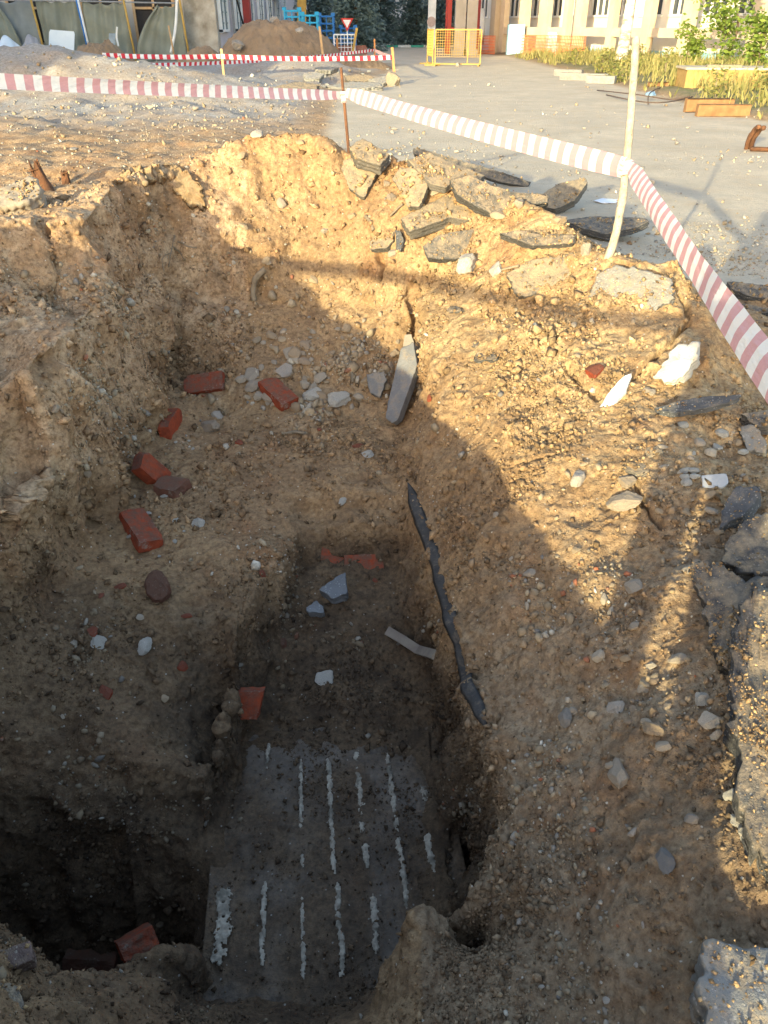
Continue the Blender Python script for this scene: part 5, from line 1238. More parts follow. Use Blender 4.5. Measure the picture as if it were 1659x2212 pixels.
REDP = simple_mat('red_paint', (0.40, 0.06, 0.05), (0.30, 0.06, 0.05), 4)
DARK = simple_mat('dark_interior', (0.035, 0.032, 0.030), bump=0)
def glass_mat():
    m = NT('window_glass', 0.08); m.color((0.05, 0.06, 0.07)); m.b.inputs['Specular IOR Level'].default_value = 0.6; return m.m
GLASS = glass_mat()
WOODN = simple_mat('new_wood', (0.50, 0.33, 0.17), (0.42, 0.26, 0.13), 9)
WOODR = simple_mat('orange_wood', (0.50, 0.25, 0.10), (0.38, 0.17, 0.07), 9)
def gz(x, y): return float(height(np.array([float(x)]), np.array([float(y)]))[0])

# ---- left hall: front with tarpaulins, side with tall shuttered windows
hall = empty('plaster_hall', (-8.0, 43.6, 0)); tag(hall, 'pale plaster workshop hall with tall shuttered windows behind the brown heap', 'building')
def hb(name, boxes, mat, par=hall): return mk(name, [((c[0] + 8.0, c[1] - 43.6, c[2]), s) for c, s in boxes], mat, par)
hb('front_wall', [((-26.5, 43.85, 4.0), (36.9, 0.5, 8.0))], PLASTER_L)
hb('side_wall', [((-8.3, 64.1, 4.0), (0.5, 39.9, 8.0))], PLASTER_P)
hb('corner_pier', [((-8.75, 43.35, 4.0), (1.5, 0.5, 8.02))], STAIN)
hb('roof', [((-26.5, 63.9, 8.15), (37.6, 41.4, 0.3))], simple_mat('roof_grey', (0.2, 0.2, 0.2)))
for k, yy in enumerate((45.0, 49.6, 54.2, 58.8, 63.4, 68.0, 72.6)):
    w_ = hb('window', [((-8.03, yy, 3.4), (0.10, 2.0, 4.2))], SHUT)
    hb('frame', [((-7.96, yy - 1.05, 3.4), (0.16, 0.12, 4.4)), ((-7.96, yy + 1.05, 3.4), (0.16, 0.12, 4.4)), ((-7.96, yy, 1.28), (0.16, 2.22, 0.10)), ((-7.95, yy, 3.4), (0.08, 0.08, 4.2))], WHITE).parent = w_
    for q in range(9): hb('slat', [((-7.965, yy, 1.6 + q * 0.46), (0.05, 1.9, 0.05))], SHUT).parent = w_
hb('red_cabinet', [((-7.85, 52.0, 2.7), (0.4, 0.7, 2.2))], REDP)
hb('red_awning', [((-7.6, 52.0, 3.95), (0.9, 1.3, 0.12))], REDP)
hb('down_pipe', [((-7.9, 47.4, 4.0), (0.12, 0.12, 8.0))], simple_mat('pipe_grey', (0.3, 0.3, 0.3)))
bm = bmesh.new()
for o_ in (0, 0.12, 0.24): add_tube(bm, smooth_path([(0.35, 2.0 + o_, 5.0), (0.4, 3.6 + o_, 2.6), (0.45, 6.2 + o_, 0.6)], 6), 0.03, 5)
link('cable_bundle', bm_mesh('cable_bundle', bm), simple_mat('cable_black', (0.03, 0.03, 0.03)), hall)
# boarded openings of the front wall above and behind the tarpaulins
for k, xx in enumerate((-24, -20.5, -17, -13.5, -11.0)):
    wv = hb('window', [((xx, 43.57, 2.0), (1.9, 0.08, 2.4))], DARK)
    hb('frame', [((xx - 0.95, 43.5, 2.0), (0.12, 0.12, 2.5)), ((xx + 0.95, 43.5, 2.0), (0.12, 0.12, 2.5)), ((xx, 43.5, 3.25), (2.0, 0.12, 0.12)), ((xx, 43.5, 2.2), (2.0, 0.1, 0.1)), ((xx, 43.5, 2.0), (0.1, 0.1, 2.5))], WOODN).parent = wv

# ---- tarpaulins on poles
m = NT('tarpaulin', 0.6)
c = m.mix(m.ramp(m.noise(1.2, 4), [(0.35, 0.0), (0.65, 1.0)]), (0.215, 0.225, 0.175), (0.165, 0.175, 0.14)); m.color(c); m.bump(m.noise(9, 3), 0.3, 0.02)
TARP = m.m
TARP2 = simple_mat('tarpaulin_grey', (0.22, 0.24, 0.235), (0.17, 0.19, 0.19), 1.2)
def tarp_sheet(name, label, dx0, dx1, mat, Yp=42.0, top=2.4, seed=1, pull=None, bot=0.05):
    xa = cy(dx0, 60, Yp).x; xb = cy(dx1, 60, Yp).x; nx, ny = 44, 26; V = []; F = []
    for j in range(ny + 1):
        t = j / ny
        for i in range(nx + 1):
            s = i / nx; x = xa + (xb - xa) * s; z = bot + (top - bot) * t
            fold = 0.10 * math.sin(s * 11 + seed + (1 - t) * 1.5 * math.sin(seed)) * (0.25 + 0.75 * (1 - t)) + 0.05 * math.sin(s * 27 + seed * 2 - t * 3) + 0.03 * math.sin(t * 14 + s * 5)
            z -= 0.10 * math.sin(math.pi * s) * t + 0.04 * math.sin(s * 19 + seed) * (t > 0.9)
            if pull == 'right': x = x + (xb - x) * 0.55 * (t ** 2) * (1 - s)
            if pull == 'left': x = x + (xa - x) * 0.5 * (t ** 2) * s
            V.append((x, Yp + fold, z))
    for j in range(ny):
        for i in range(nx):
            a = j * (nx + 1) + i; F.append((a, a + 1, a + nx + 2, a + nx + 1))
    o = link(name, np_mesh(name, V, F), mat)
    sd = o.modifiers.new('thick', 'SOLIDIFY'); sd.thickness = 0.012
    return tag(o, label, 'tarpaulin', 'tarpaulins hung along the hall')
tarp_sheet('tarpaulin', 'crumpled grey tarpaulin hung beyond the plastic sheet', -60, 82, TARP2, 42.2, 2.5, 2.0)
tarp_sheet('tarpaulin', 'olive tarpaulin drawn aside over the grey one beside crumpled plastic', -40, 40, TARP, 41.7, 2.45, 4.4, 'left')
tarp_sheet('tarpaulin', 'olive tarpaulin with the white board leaning against it', 88, 178, TARP, 42.0, 2.5, 1.0)
tarp_sheet('tarpaulin', 'widest smooth olive tarpaulin between blue pole and yellow pole', 186, 278, TARP, 42.0, 2.42, 3.1)
tarp_sheet('tarpaulin', 'olive tarpaulin gathered to one side leaving a wooden frame open', 287, 396, TARP, 42.0, 2.3, 5.3, 'right')
for k, (dxx, mt, lb) in enumerate(((84, YEL, 'yellow pole between the grey and olive tarpaulins'), (181, BLUEP, 'dark blue pole between two olive tarpaulins'), (184, WHITE, 'white pole beside the dark blue pole'), (281, YEL, 'yellow pole beside the open wooden frame'), (400, YEL, 'yellow pole next to the stained corner pier'))):
    x = cy(dxx, 60, 41.85).x
    tag(tube_obj('tarp_pole', [(x - 0.12, 41.85, 2.7), (x + 0.05, 41.85, 0.0)], 0.05, mt, 8), lb, 'pole')
tag(tube_obj('top_rail', [(-22, 41.9, 2.52), (-15, 41.9, 2.46), (-9.4, 41.9, 2.36)], 0.035, simple_mat('pipe_grey', (0.3, 0.3, 0.3)), 6), 'grey rail that carries the tarpaulins', 'rail')
pt_ = lambda dx, dy, Yv: cy(dx, dy, Yv)
def board(name, label, cat, px, Yv, mat, th=0.04, lean=0.0, group=None):
    """flat board facing the yard: outline at distance Yv"""
    q = [cy(a, b, Yv) for a, b in px]; bm = bmesh.new()
    f = [bm.verts.new((p.x, Yv + lean * p.z, p.z)) for p in q]; b_ = [bm.verts.new((p.x, Yv + lean * p.z + th, p.z)) for p in q]
    bm.faces.new(f); bm.faces.new(b_[::-1])
    for i in range(len(f)): bm.faces.new((f[i], f[(i + 1) % len(f)], b_[(i + 1) % len(f)], b_[i]))
    return tag(link(name, bm_mesh(name, bm), mat), label, cat, group)
board('white_board', 'white board leaning against an olive tarpaulin behind the spoil', 'board', [(104, 70), (106, 64), (157, 68), (159, 74), (159, 118), (104, 118)], 40.5, simple_mat('board_white', (0.62, 0.67, 0.70), (0.56, 0.62, 0.66), 2), lean=0.1)
board('grey_board', 'small grey board standing before the widest tarpaulin', 'board', [(234, 72), (248, 72), (248, 115), (234, 115)], 40.8, simple_mat('board_grey', (0.28, 0.33, 0.36)), lean=0.08)
def plastic(name, label, px, Yv, mat, seed):
    q = [cy(a, b, Yv) for a, b in px]; x0 = min(p.x for p in q); x1 = max(p.x for p in q); z1 = max(p.z for p in q)
    nx, ny = 40, 20; V = []; F = []
    for j in range(ny + 1):
        for i in range(nx + 1):
            s = i / nx; t = j / ny
            zt = z1 * math.sin(math.pi * (0.08 + 0.86 * s)) ** 0.6
            V.append((x0 + (x1 - x0) * s, Yv + 0.9 * t + 0.1 * math.sin(9 * s + seed), zt * (math.sin(math.pi * 0.5 * t) ** 0.7) + 0.06 * math.sin(13 * s + 7 * t + seed)))
    for j in range(ny):
        for i in range(nx):
            a = j * (nx + 1) + i; F.append((a, a + 1, a + nx + 2, a + nx + 1))
    o = link(name, np_mesh(name, V, F), mat); sd = o.modifiers.new('thick', 'SOLIDIFY'); sd.thickness = 0.01
    tag(o, label, 'plastic sheet')
plastic('plastic_sheet', 'crumpled white blue plastic sheet at the foot of the tarpaulins', [(-40, 80), (34, 112)], 36.0, simple_mat('plastic_white', (0.60, 0.66, 0.70), (0.45, 0.52, 0.58), 2, rough=0.3), 1)
plastic('plastic_sheet', 'grey brown sheet folded over beside the white blue plastic', [(26, 76), (80, 110)], 38.0, simple_mat('plastic_grey', (0.32, 0.30, 0.30), (0.26, 0.25, 0.25), 2, rough=0.5), 3)
tag(tube_obj('white_hose', smooth_path([cy(384, -40, 39.5), cy(382, 0, 39.5), cy(379, 60, 39.5), cy(369, 114, 39.5)], 6), 0.06, WHITE, 7), 'thin white hose hanging down in front of the gathered tarpaulin', 'hose')
tag(tube_obj('wooden_prop', [cy(364, 55, 39.0), cy(376, 120, 39.0)], 0.04, WOODN, 6), 'slanting wooden prop beside the white hose', 'pole')
tag(tube_obj('bent_rebar', smooth_path([cy(253, 58, 38.0), cy(252, 80, 38.0), cy(256, 100, 38.0)], 5), 0.04, WHITE, 6), 'short bent white pipe standing before the widest tarpaulin', 'pipe')

# ---- heaps
def heap(name, label, cx, cyy, rx, ry, h, mat, seed, top=0.0, stones=0):
    n = 150; V = []; g = np.linspace(-1.25, 1.25, n); XX, YY = np.meshgrid(g, g); r = np.sqrt(XX ** 2 + YY ** 2).ravel()
    q = v3(XX.ravel() * rx, YY.ravel() * ry, seed)
    rn = r * (1 + 0.16 * pnoise(q * 0.7, seed))
    prof = np.clip((1.0 - rn) / (1 - top), 0, None); prof = 1 - np.sqrt((1 - np.minimum(prof, 1)) ** 2 * 0.9 + 0.02) if top == 0 else np.minimum(prof, 1) - 0.12 * np.maximum(0, np.minimum(prof, 1) - 0.8) * 5
    z = h * prof + (np.abs(pnoise(q * 1.6, seed + 1)) * 0.22 + np.abs(pnoise(q * 5, seed + 2)) * 0.10 + clods(q * 3.5, seed, 0.45) * 0.20 + clods(q * 8, seed + 4, 0.4) * 0.08) * np.minimum(1, prof * 6) * min(1, h) - 0.25 * np.clip(rn - 0.95, 0, 1) * 4
    V = np.column_stack([XX.ravel() * rx + cx, YY.ravel() * ry + cyy, z])
    i, j = np.meshgrid(np.arange(n - 1), np.arange(n - 1)); a = (j * n + i).ravel()
    F = np.column_stack([a, a + 1, a + n + 1, a + n]); keep = (r[F].max(1) < 1.22)
    me = np_mesh(name, V, F[keep]); o = link(name, me, mat); tag(o, label, 'earth heap'); return o
HEAPM = dusty('heap_earth', (0.34, 0.235, 0.145), (0.25, 0.17, 0.105), amount=0.0, scale=1.5, bscale=14, bump=0.8, bdist=0.05)
heap('earth_heap', 'big flat topped brown earth heap in front of the shuttered hall', -4.55, 38.5, 3.1, 2.6, 1.78, HEAPM, 5, 0.35)
heap('earth_heap', 'small brown earth heap before the gathered tarpaulin', -11.6, 36.0, 1.7, 1.3, 0.95, HEAPM, 9, 0.25)
heap('earth_heap', 'low brown earth heap at the foot of the stained corner pier', -8.2, 40.2, 1.3, 1.0, 0.75, HEAPM, 12, 0.2)
heap('earth_heap', 'low brown earth heap behind the far striped tape', -1.6, 36.5, 2.0, 1.2, 0.55, HEAPM, 15, 0.3)
for k, (q, s_, lb) in enumerate((((597, 50), .26, 'stone sitting on the top of the big brown heap'), ((516, 100), .30, 'pale concrete lump low on the big brown heap'), ((648, 70), .22, 'flat stone on the right flank of the big brown heap'))):
    p = cy(q[0], q[1], 37.0 if k else 38.2); place_rock(p + Vector((0, -0.3, 0)), (0, -0.4, 0.9), s_, STONE_GREY, lb, 'stone', big=True)

# ---- far taped enclosure
G_FS = 'stakes of the far taped enclosure'
def far_stake(label, dx, dtop, Yv, mat, w=0.07, lean=0.0, r_=0):
    a = cy(dx, dtop, Yv); z0 = gz(a.x, Yv); o = empty('wooden_stake', (a.x, Yv, z0)); tag(o, label, 'stake', G_FS)
    bm = bmesh.new(); add_bar(bm, (lean, 0, -0.2), (0, 0, a.z - z0), w); link('shaft', bm_mesh('shaft', bm), mat, o); return a
s1 = far_stake('pale square wooden stake holding the far tape in front of the grey spoil', 478, 105, 26.5, WOODN)
s2 = far_stake('orange brown stake behind the upright boulder at the tape corner', 847, 102, 27.5, WOODR, 0.08, 0.12)
s3 = far_stake('stake at the road side corner of the far tape enclosure', 809, 84, 37, WOODR, 0.07)
far_stake('short pale stake on the right flank of the big brown heap', 690, 57, 36.2, WOODN, 0.09, 0.15)
far_stake('leaning yellow stake beside the white crowd barrier', 771, 60, 44.5, YEL, 0.12, -0.35)
far_stake('brown stake before the blue racks at the end of the heap', 728, 83, 45.0, WOODR, 0.10)
t1 = cy(222, 119, 27.0); t2 = cy(477, 122, 26.45); t3 = cy(846, 124, 27.45); t4 = cy(809, 108, 36.95)
G_FT = 'tapes of the far enclosure'
tape('barrier_tape', 'red and white tape stretched before the grey spoil to the pale stake', t1, t2, 0.125, TAPE_FAR, 0.03, 0.24, group=G_FT, n=90, seed=2)
tape('barrier_tape', 'red and white tape from the pale stake to the orange stake at the boulder', t2, t3, 0.125, TAPE_FAR, 0.05, 0.24, group=G_FT, n=120, seed=3)
tape('barrier_tape', 'red and white tape running back from the boulder stake to the road corner', t3, t4, 0.12, TAPE_FAR, 0.02, 0.24, group=G_FT, n=60, seed=4)
tape('barrier_tape', 'far red and white tape passing low behind the heap back to the spoil', t4, cy(300, 141, 25.0), 0.10, TAPE_FAR, 0.10, 0.24, group=G_FT, n=140, seed=5)
tape('barrier_tape', 'loose red and white tape end hanging down on the grey spoil', t1, cy(266, 152, 24.0), 0.09, TAPE_FAR, 0.05, 0.24, group=G_FT, n=40, seed=6)
# rubble by the far tape
p, nn = hit(848, 187); place_rock(p, (0, -0.1, 1), 0.30, STONE, 'upright tan boulder standing beside the road at the tape corner', 'boulder', big=True, name='boulder', flat=1.5, sink=0.1)
G_R = 'broken slabs beside the far tape'
for k, (px, c_, nrm, th, mt, lb) in enumerate((
    ([(700, 186), (760, 176), (820, 178), (828, 186), (760, 192)], (760, 192), (0, -.2, .98), .12, CONC, 'long flat concrete slab in front of the far rubble'),
    ([(745, 164), (790, 160), (812, 168), (800, 176), (750, 174)], (775, 178), (0, -.35, .93), .14, ASPH_DUST, 'tilted slab on top of the far rubble'),
    ([(680, 146), (715, 142), (732, 146), (715, 152), (685, 152)], (700, 158), (0.1, -.25, .95), .12, CONC, 'concrete slab roofing the black gap in the far rubble'),
    ([(795, 172), (830, 164), (842, 172), (828, 182)], (825, 184), (0, -.3, .95), .12, CONC, 'small concrete slab against the upright boulder'),
    ([(590, 188), (640, 176), (690, 182), (680, 196), (610, 198)], (640, 197), (0, -.2, .98), .10, ASPH_DUST, 'crumbled slab covered in yellow earth left of the far rubble'),
    ([(655, 160), (680, 154), (700, 160), (690, 170), (660, 170)], (678, 172), (0, -.3, .95), .12, CONC, 'grey slab below the black gap'))):
    slab('rubble_slab', lb, 'concrete slab', px, c_, nrm, th, mt, 0.10 + 0.05 * (k == 2), jag=0.03, rough=0.02, group=G_R, seed=500 + k)
scatter_px([(680, 150), (870, 150), (890, 190), (640, 200)], 16, 0.06, 0.16, CONC, 'broken concrete lump among the far rubble slabs', 'lumps in the far rubble', 1.6, name='rubble_lump', cat='rubble')

# ---- yellow mesh barrier on the road
def mesh_barrier(name, label, cat, A, B, h, mat, step=0.11, frame=0.05, wire=0.014, z0=0.08, meshlow=0.35, legs=True, mid=None):
    A = Vector(A); B = Vector(B); d = (B - A); L = d.length; d.normalize(); o = empty(name, A); tag(o, label, cat)
    bm = bmesh.new()
    for a, b in (((0, z0), (0, h)), ((L, z0), (L, h)), ((0, h), (L, h)), ((0, z0), (L, z0))): add_bar(bm, d * a[0] + Vector((0, 0, a[1])), d * b[0] + Vector((0, 0, b[1])), frame)
    if mid: add_bar(bm, d * L * mid + Vector((0, 0, z0)), d * L * mid + Vector((0, 0, h)), frame * 0.8)
    link('frame', bm_mesh('frame', bm), mat, o)
    bm = bmesh.new(); n = int(L / step)
    for k in range(1, n): add_bar(bm, d * (L * k / n) + Vector((0, 0, meshlow)), d * (L * k / n) + Vector((0, 0, h)), wire)
    nz = int((h - meshlow) / step)
    for k in range(nz + 1): zz = meshlow + (h - meshlow) * k / max(nz, 1); add_bar(bm, Vector((0, 0.0, zz)), d * L + Vector((0, 0, zz)), wire)
    link('wire_mesh', bm_mesh('wire_mesh', bm), mat, o)
    if legs:
        for t in (0.02, 0.98):
            bm = bmesh.new(); s_ = Vector((d.y, -d.x, 0)); add_bar(bm, d * L * t + s_ * 0.35 + Vector((0, 0, 0.03)), d * L * t - s_ * 0.35 + Vector((0, 0, 0.03)), 0.05); link('foot', bm_mesh('foot', bm), mat, o)
    return o
mesh_barrier('mesh_barrier', 'yellow wire mesh barrier standing alone on the road', 'barrier', (2.25, 39, 0), (4.2, 38.6, 0), 1.36, YEL, 0.10, 0.05, 0.014, mid=0.72)
mesh_barrier('mesh_barrier', 'yellow mesh panel folded back behind the yellow road barrier', 'barrier', (2.15, 39.1, 0), (2.0, 40.9, 0), 1.36, YEL, 0.10, 0.05, 0.014)
p = cy(888, 140, 38.6); place_rock(Vector((3.2, 38.4, 0.02)), (0, 0, 1), 0.16, STONE_GREY, 'white stone lying at the foot of the yellow barrier', 'stone')
mesh_barrier('crowd_barrier', 'white rounded crowd barrier beside the big brown heap', 'barrier', (cy(722, 100, 46).x, 46, 0), (cy(766, 100, 46).x, 46.2, 0), 1.1, WHITE, 0.16, 0.06, 0.025)
# brick stack behind it: courses of single bricks
bs = empty('brick_stack', (cy(728, 100, 46.8).x, 46.8, 0)); tag(bs, 'low stack of red bricks behind the white crowd barrier', 'brick stack')
bme = boxes_mesh('brick', [((0, 0, 0), (0.245, 0.12, 0.062))]); bme.materials.append(simple_mat('stack_brick', (0.30, 0.13, 0.09), (0.24, 0.10, 0.07), 4))
for r_ in range(9):
    for k in range(6):
        o = bpy.data.objects.new('brick', bme); COL.objects.link(o); o.parent = bs; o.location = (0.13 + 0.255 * k + 0.06 * (r_ % 2), 0.01 * (k % 3), 0.035 + 0.068 * r_)

# ---- blue racks, yellow panel, yield sign
def rack(label, dx0, dx1, dtop, dbot, Yv, mat, levels=3, group='blue steel racks'):
    a = cy(dx0, dtop, Yv); b = cy(dx1, dbot, Yv); w = b.x - a.x; h = a.z; d = 1.0; o = empty('steel_rack', (a.x, Yv, 0)); tag(o, label, 'rack', group)
    for x in (0, w):
        for y in (0, d):
            bm = bmesh.new(); add_bar(bm, (x, y, 0), (x, y, h), 0.09); link('upright', bm_mesh('upright', bm), mat, o)
    for k in range(levels + 1):
        z = max(0.15, b.z) + (h - max(0.15, b.z)) * k / levels - 0.05
        bm = bmesh.new()
        for y in (0, d): add_bar(bm, (0, y, z), (w, y, z), 0.08)
        for x in (0, w): add_bar(bm, (x, 0, z), (x, d, z), 0.08)
        link('shelf_frame', bm_mesh('shelf_frame', bm), mat, o)
    bm = bmesh.new(); add_bar(bm, (w * 0.5, 0, 0.1), (w * 0.5, 0, h), 0.06)
    for x in (0, w): add_box(bm, (x, 0, h + 0.04), (0.22, 0.16, 0.16))
    link('bracket', bm_mesh('bracket', bm), mat, o)
rack('azure steel rack peeping over the big brown heap', 614, 648, 21, 60, 50, AZURE, 3)
rack('azure steel rack with open bays beside the yellow panel', 653, 686, 31, 78, 49, AZURE, 3)
rack('dark blue tall steel rack behind the end of the heap', 690, 721, 33, 95, 51, BLUEP, 4)
rack('low dark blue steel rack under the yield sign', 736, 768, 59, 90, 52, BLUEP, 3)
board('yellow_panel', 'tall yellow panel standing between the hall and the spruces', 'panel', [(642, -20), (661, -20), (661, 80), (642, 80)], 57, YEL, 0.3)
ys = empty('yield_sign', (cy(750, 60, 51.4).x, 51.4, 0)); tag(ys, 'red bordered triangular yield sign on a white pole before a spruce', 'road sign')
tube_obj('pole', [(0, 0, 0), (0, 0, 1.75)], 0.035, WHITE, 8, ys)
def tri(name, s, y, mat):
    bm = bmesh.new(); q = [(-0.36 * s, 1.62 + 0.21 * s), (0.36 * s, 1.62 + 0.21 * s), (0, 1.62 - 0.42 * s)]
    f = [bm.verts.new((a, y, b)) for a, b in q]; g = [bm.verts.new((a, y + 0.012, b)) for a, b in q]
    bm.faces.new(f); bm.faces.new(g[::-1])
    for i in range(3): bm.faces.new((f[i], f[(i + 1) % 3], g[(i + 1) % 3], g[i]))
    link(name, bm_mesh(name, bm), mat, ys)
tri('red_border', 1.0, -0.05, simple_mat('sign_red', (0.55, 0.06, 0.05))); tri('white_field', 0.62, -0.065, WHITE)

# ---- far building, pipe rack pillars, kerb
fb = empty('far_building', (0, 82, 0)); tag(fb, 'long grey building with a dark gateway closing the end of the yard', 'building')
mk('wall_left', [((-30.6, 0.25, 5), (64.4, 0.5, 10))], simple_mat('wall_grey', (0.42, 0.43, 0.43), (0.34, 0.35, 0.36), 0.5), fb)
mk('wall_right', [((34.0, 0.25, 5), (59.6, 0.5, 10))], MATS['wall_grey'], fb)
mk('lintel', [((2.9, 0.25, 6.2), (2.6, 0.5, 7.6))], MATS['wall_grey'], fb)
mk('gateway', [((2.9, 2.5, 1.6), (2.6, 0.1, 3.2))], DARK, fb)
mk('corrugated_gate', [((4.9, -0.06, 1.0), (1.3, 0.1, 2.0))] + [((4.32 + 0.12 * k, -0.13, 1.0), (0.05, 0.05, 2.0)) for k in range(11)], simple_mat('gate_white', (0.60, 0.66, 0.68)), fb)
for k in range(12):
    xx = -13.0 + 3.2 * k
    if abs(xx - 2.9) < 1.0: continue
    wv = mk('window', [((xx, -0.04, 2.9), (2.2, 0.1, 1.3))], GLASS, fb)
    mk('frame', [((xx + dx_, -0.11, 2.9), (0.09, 0.08, 1.3)) for dx_ in (-1.1, -0.37, 0.37, 1.1)] + [((xx, -0.11, 2.25), (2.3, 0.08, 0.1))], WHITE, wv)
mk('band', [((2.0, -0.12, 3.75), (60, 0.3, 0.25))], simple_mat('band_rust', (0.35, 0.2, 0.12)), fb)
pr = empty('pipe_rack', (0, 66, 0)); tag(pr, 'white pillars carrying rusty overhead pipes across the end of the yard', 'pipe rack')
for dx_ in (729, 932):
    x = cy(dx_, 60, 66).x; mk('pillar', [((x, 0, 2.6), (0.55, 0.55, 5.2))], simple_mat('pillar_white', (0.62, 0.64, 0.64), (0.50, 0.52, 0.52), 1.5), pr)
for yy, zz, rr_ in ((0, 3.45, 0.16), (0.5, 3.5, 0.2), (-0.4, 4.0, 0.14)): tube_obj('pipe', [(-25, yy, zz), (25, yy, zz)], rr_, simple_mat('pipe_rust', (0.42, 0.25, 0.13), (0.3, 0.2, 0.12), 1.0), 10, pr)
mk('beam', [((0, 0.05, 3.12), (50, 0.3, 0.22))], MATS['pipe_rust'], pr)
bm = bmesh.new(); bmesh.ops.create_cone(bm, cap_ends=True, segments=24, radius1=0.32, radius2=0.32, depth=0.03); bmesh.ops.rotate(bm, matrix=Matrix.Rotation(math.pi / 2, 3, 'X'), verts=bm.verts[:])
o = link('round_sign', bm_mesh('round_sign', bm), simple_mat('sign_brown', (0.42, 0.33, 0.30)), None); o.location = (cy(932, 47, 65.6).x, 65.68, cy(932, 47, 65.68).z); tag(o, 'faded round sign fixed to a white pillar of the pipe rack', 'road sign')
kb = [simple_mat('kerb_green', (0.07, 0.36, 0.27)), simple_mat('kerb_white', (0.66, 0.66, 0.63))]
for k in range(13):
    o = mk('kerb_stone', [((0, 0, 0.07), (0.98, 0.2, 0.16))], kb[k % 2]); o.location = (-3.4 + 1.0 * k, 69.5 + 0.02 * (k % 2), 0)
    tag(o, ('green' if k % 2 == 0 else 'white') + ' painted kerb stone before the spruces and the gateway', 'kerb', 'painted kerb stones')
# ---- red steel frame and columns by the road end
rs = empty('red_steel_frame', (cy(970, 60, 54).x, 54, 0)); tag(rs, 'red steel trestle frame standing at the end of the road', 'steel frame')
for x in (0, 1.7):
    for y in (0, 1.6):
        bm = bmesh.new(); add_bar(bm, (x, y, 0), (x, y, 5.5), 0.24); link('leg', bm_mesh('leg', bm), REDP, rs)
for z in (1.3, 3.1, 5.0):
    bm = bmesh.new()
    for y in (0, 1.6): add_bar(bm, (0, y, z), (1.7, y, z), 0.18)
    for x in (0, 1.7): add_bar(bm, (x, 0, z), (x, 1.6, z), 0.18)
    link('crossbeam', bm_mesh('crossbeam', bm), REDP, rs)
for a, b in (((0, 0, 3.1), (1.7, 0, 1.3)), ((1.7, 0, 3.1), (0.2, 0, 5.0))):
    bm = bmesh.new(); add_bar(bm, a, b, 0.12); link('brace', bm_mesh('brace', bm), REDP, rs)
for dx_, lb in ((993, 'grey concrete column beside the red steel frame'), (1018, 'grey concrete column nearer the peach frame building')):
    x = cy(dx_, 60, 52).x; tag(mk('concrete_column', [((x, 52, 2.8), (0.6, 0.6, 5.6)), ((x, 52, 5.3), (1.0, 0.7, 0.4)), ((x, 52, 0.15), (0.8, 0.8, 0.3))], simple_mat('column_grey', (0.36, 0.32, 0.27), (0.30, 0.27, 0.22), 1.5)), lb, 'column', 'concrete columns by the red frame')
tag(tube_obj('white_tank_pipe', [cy(1030, 20, 55.5), cy(1032, 60, 55.5), cy(1030, 95, 55.5)], 0.45, WHITE, 14), 'pale upright duct between the concrete columns and the peach building', 'duct')
rack('low blue steel rack under the pale duct beside the red frame', 1000, 1032, 62, 92, 54, BLUEP, 2)

# ---- right building: peach concrete frame in front of a cream wall
FA = Vector((5.0, 59.9, 0)); FBv = Vector((15.2, 37.0, 0)); FD = (FBv - FA).normalized(); FN = Vector((FD.y, -FD.x, 0))
if FN.x > 0: FN = -FN                                     # towards the yard
ang = math.atan2(FD.y, FD.x)
rb_ = empty('frame_building', FA, ang); tag(rb_, 'peach plastered concrete frame with cream wall and windows along the road', 'building')
def f_x(dx, dy=100, off=0.0):
    d = ray(dx, dy); n = Vector((-FD.y, FD.x, 0)); base = FA + FN * off; t = (base - CAMP).dot(n) / d.dot(n); return (CAMP + d * t - base).dot(FD)
inw = -FN                                                  # into the building; local +y or -y
sgn = 1 if Vector((-FD.y, FD.x, 0)).dot(inw) > 0 else -1
def rbx(name, u0, u1, z0, z1, y0, y1, mat, par=None): return mk(name, [(((u0 + u1) / 2, sgn * (y0 + y1) / 2, (z0 + z1) / 2), (u1 - u0, abs(y1 - y0), z1 - z0))], mat, par or rb_)
cols = [(1050, 1066), (1071, 1085), (1109, 1130), (1148, 1175), (1205, 1219), (1226, 1249), (1299, 1317), (1370, 1396), (1450, 1482), (1591, 1641), (1740, 1790), (1890, 1940)]
U = [(f_x(a + (b - a) * 0.36), f_x(b)) for a, b in cols]
for a, b in U: rbx('column', a, b, -0.1, 9.0, -0.02, 0.34, PEACH)
for (a, b), (c_, d_) in zip(U[:-1], U[1:]):
    if c_ - b < 0.7: continue
    rbx('beam', b, c_, 1.02, 1.40, 0.02, 0.42, PEACH); rbx('beam', b, c_, 4.4, 5.0, 0.02, 0.52, PEACH); rbx('sill_beam', b, c_, 8.3, 9.0, 0.02, 0.52, PEACH)
uend = U[-1][1] + 2
rbx('cream_wall', -1.0, uend, 0.43, 1.90, 1.7, 2.1, CREAM)
rbx('upper_wall', -1.0, uend, 4.3, 9.2, 1.7, 2.1, CREAM)
rbx('blue_base', -1.0, uend, -0.1, 0.433, 1.65, 2.1, BLUEB)
rbx('floor_slab', -1.0, uend, 9.0, 9.3, -0.1, 8.0, PEACH)
u = -0.9
while u < uend - 1.5:
    wv = rbx('window', u, u + 1.5, 1.95, 4.25, 1.88, 1.96, GLASS)
    for k in range(4): rbx('mullion', u + 0.5 * k - 0.04, u + 0.5 * k + 0.04, 1.90, 4.3, 1.76, 1.86, WHITE, wv)
    rbx('sill', u - 0.1, u + 1.62, 1.86, 1.96, 1.6, 1.9, WHITE, wv)
    u += 2.1
    if u < uend: rbx('pier', u - 0.6, u, 1.90, 4.3, 1.7, 2.1, CREAM)
def fpt(dx, dy=100, off=0.0):
    uu = f_x(dx, dy, off); return FA + FD * uu + FN * off
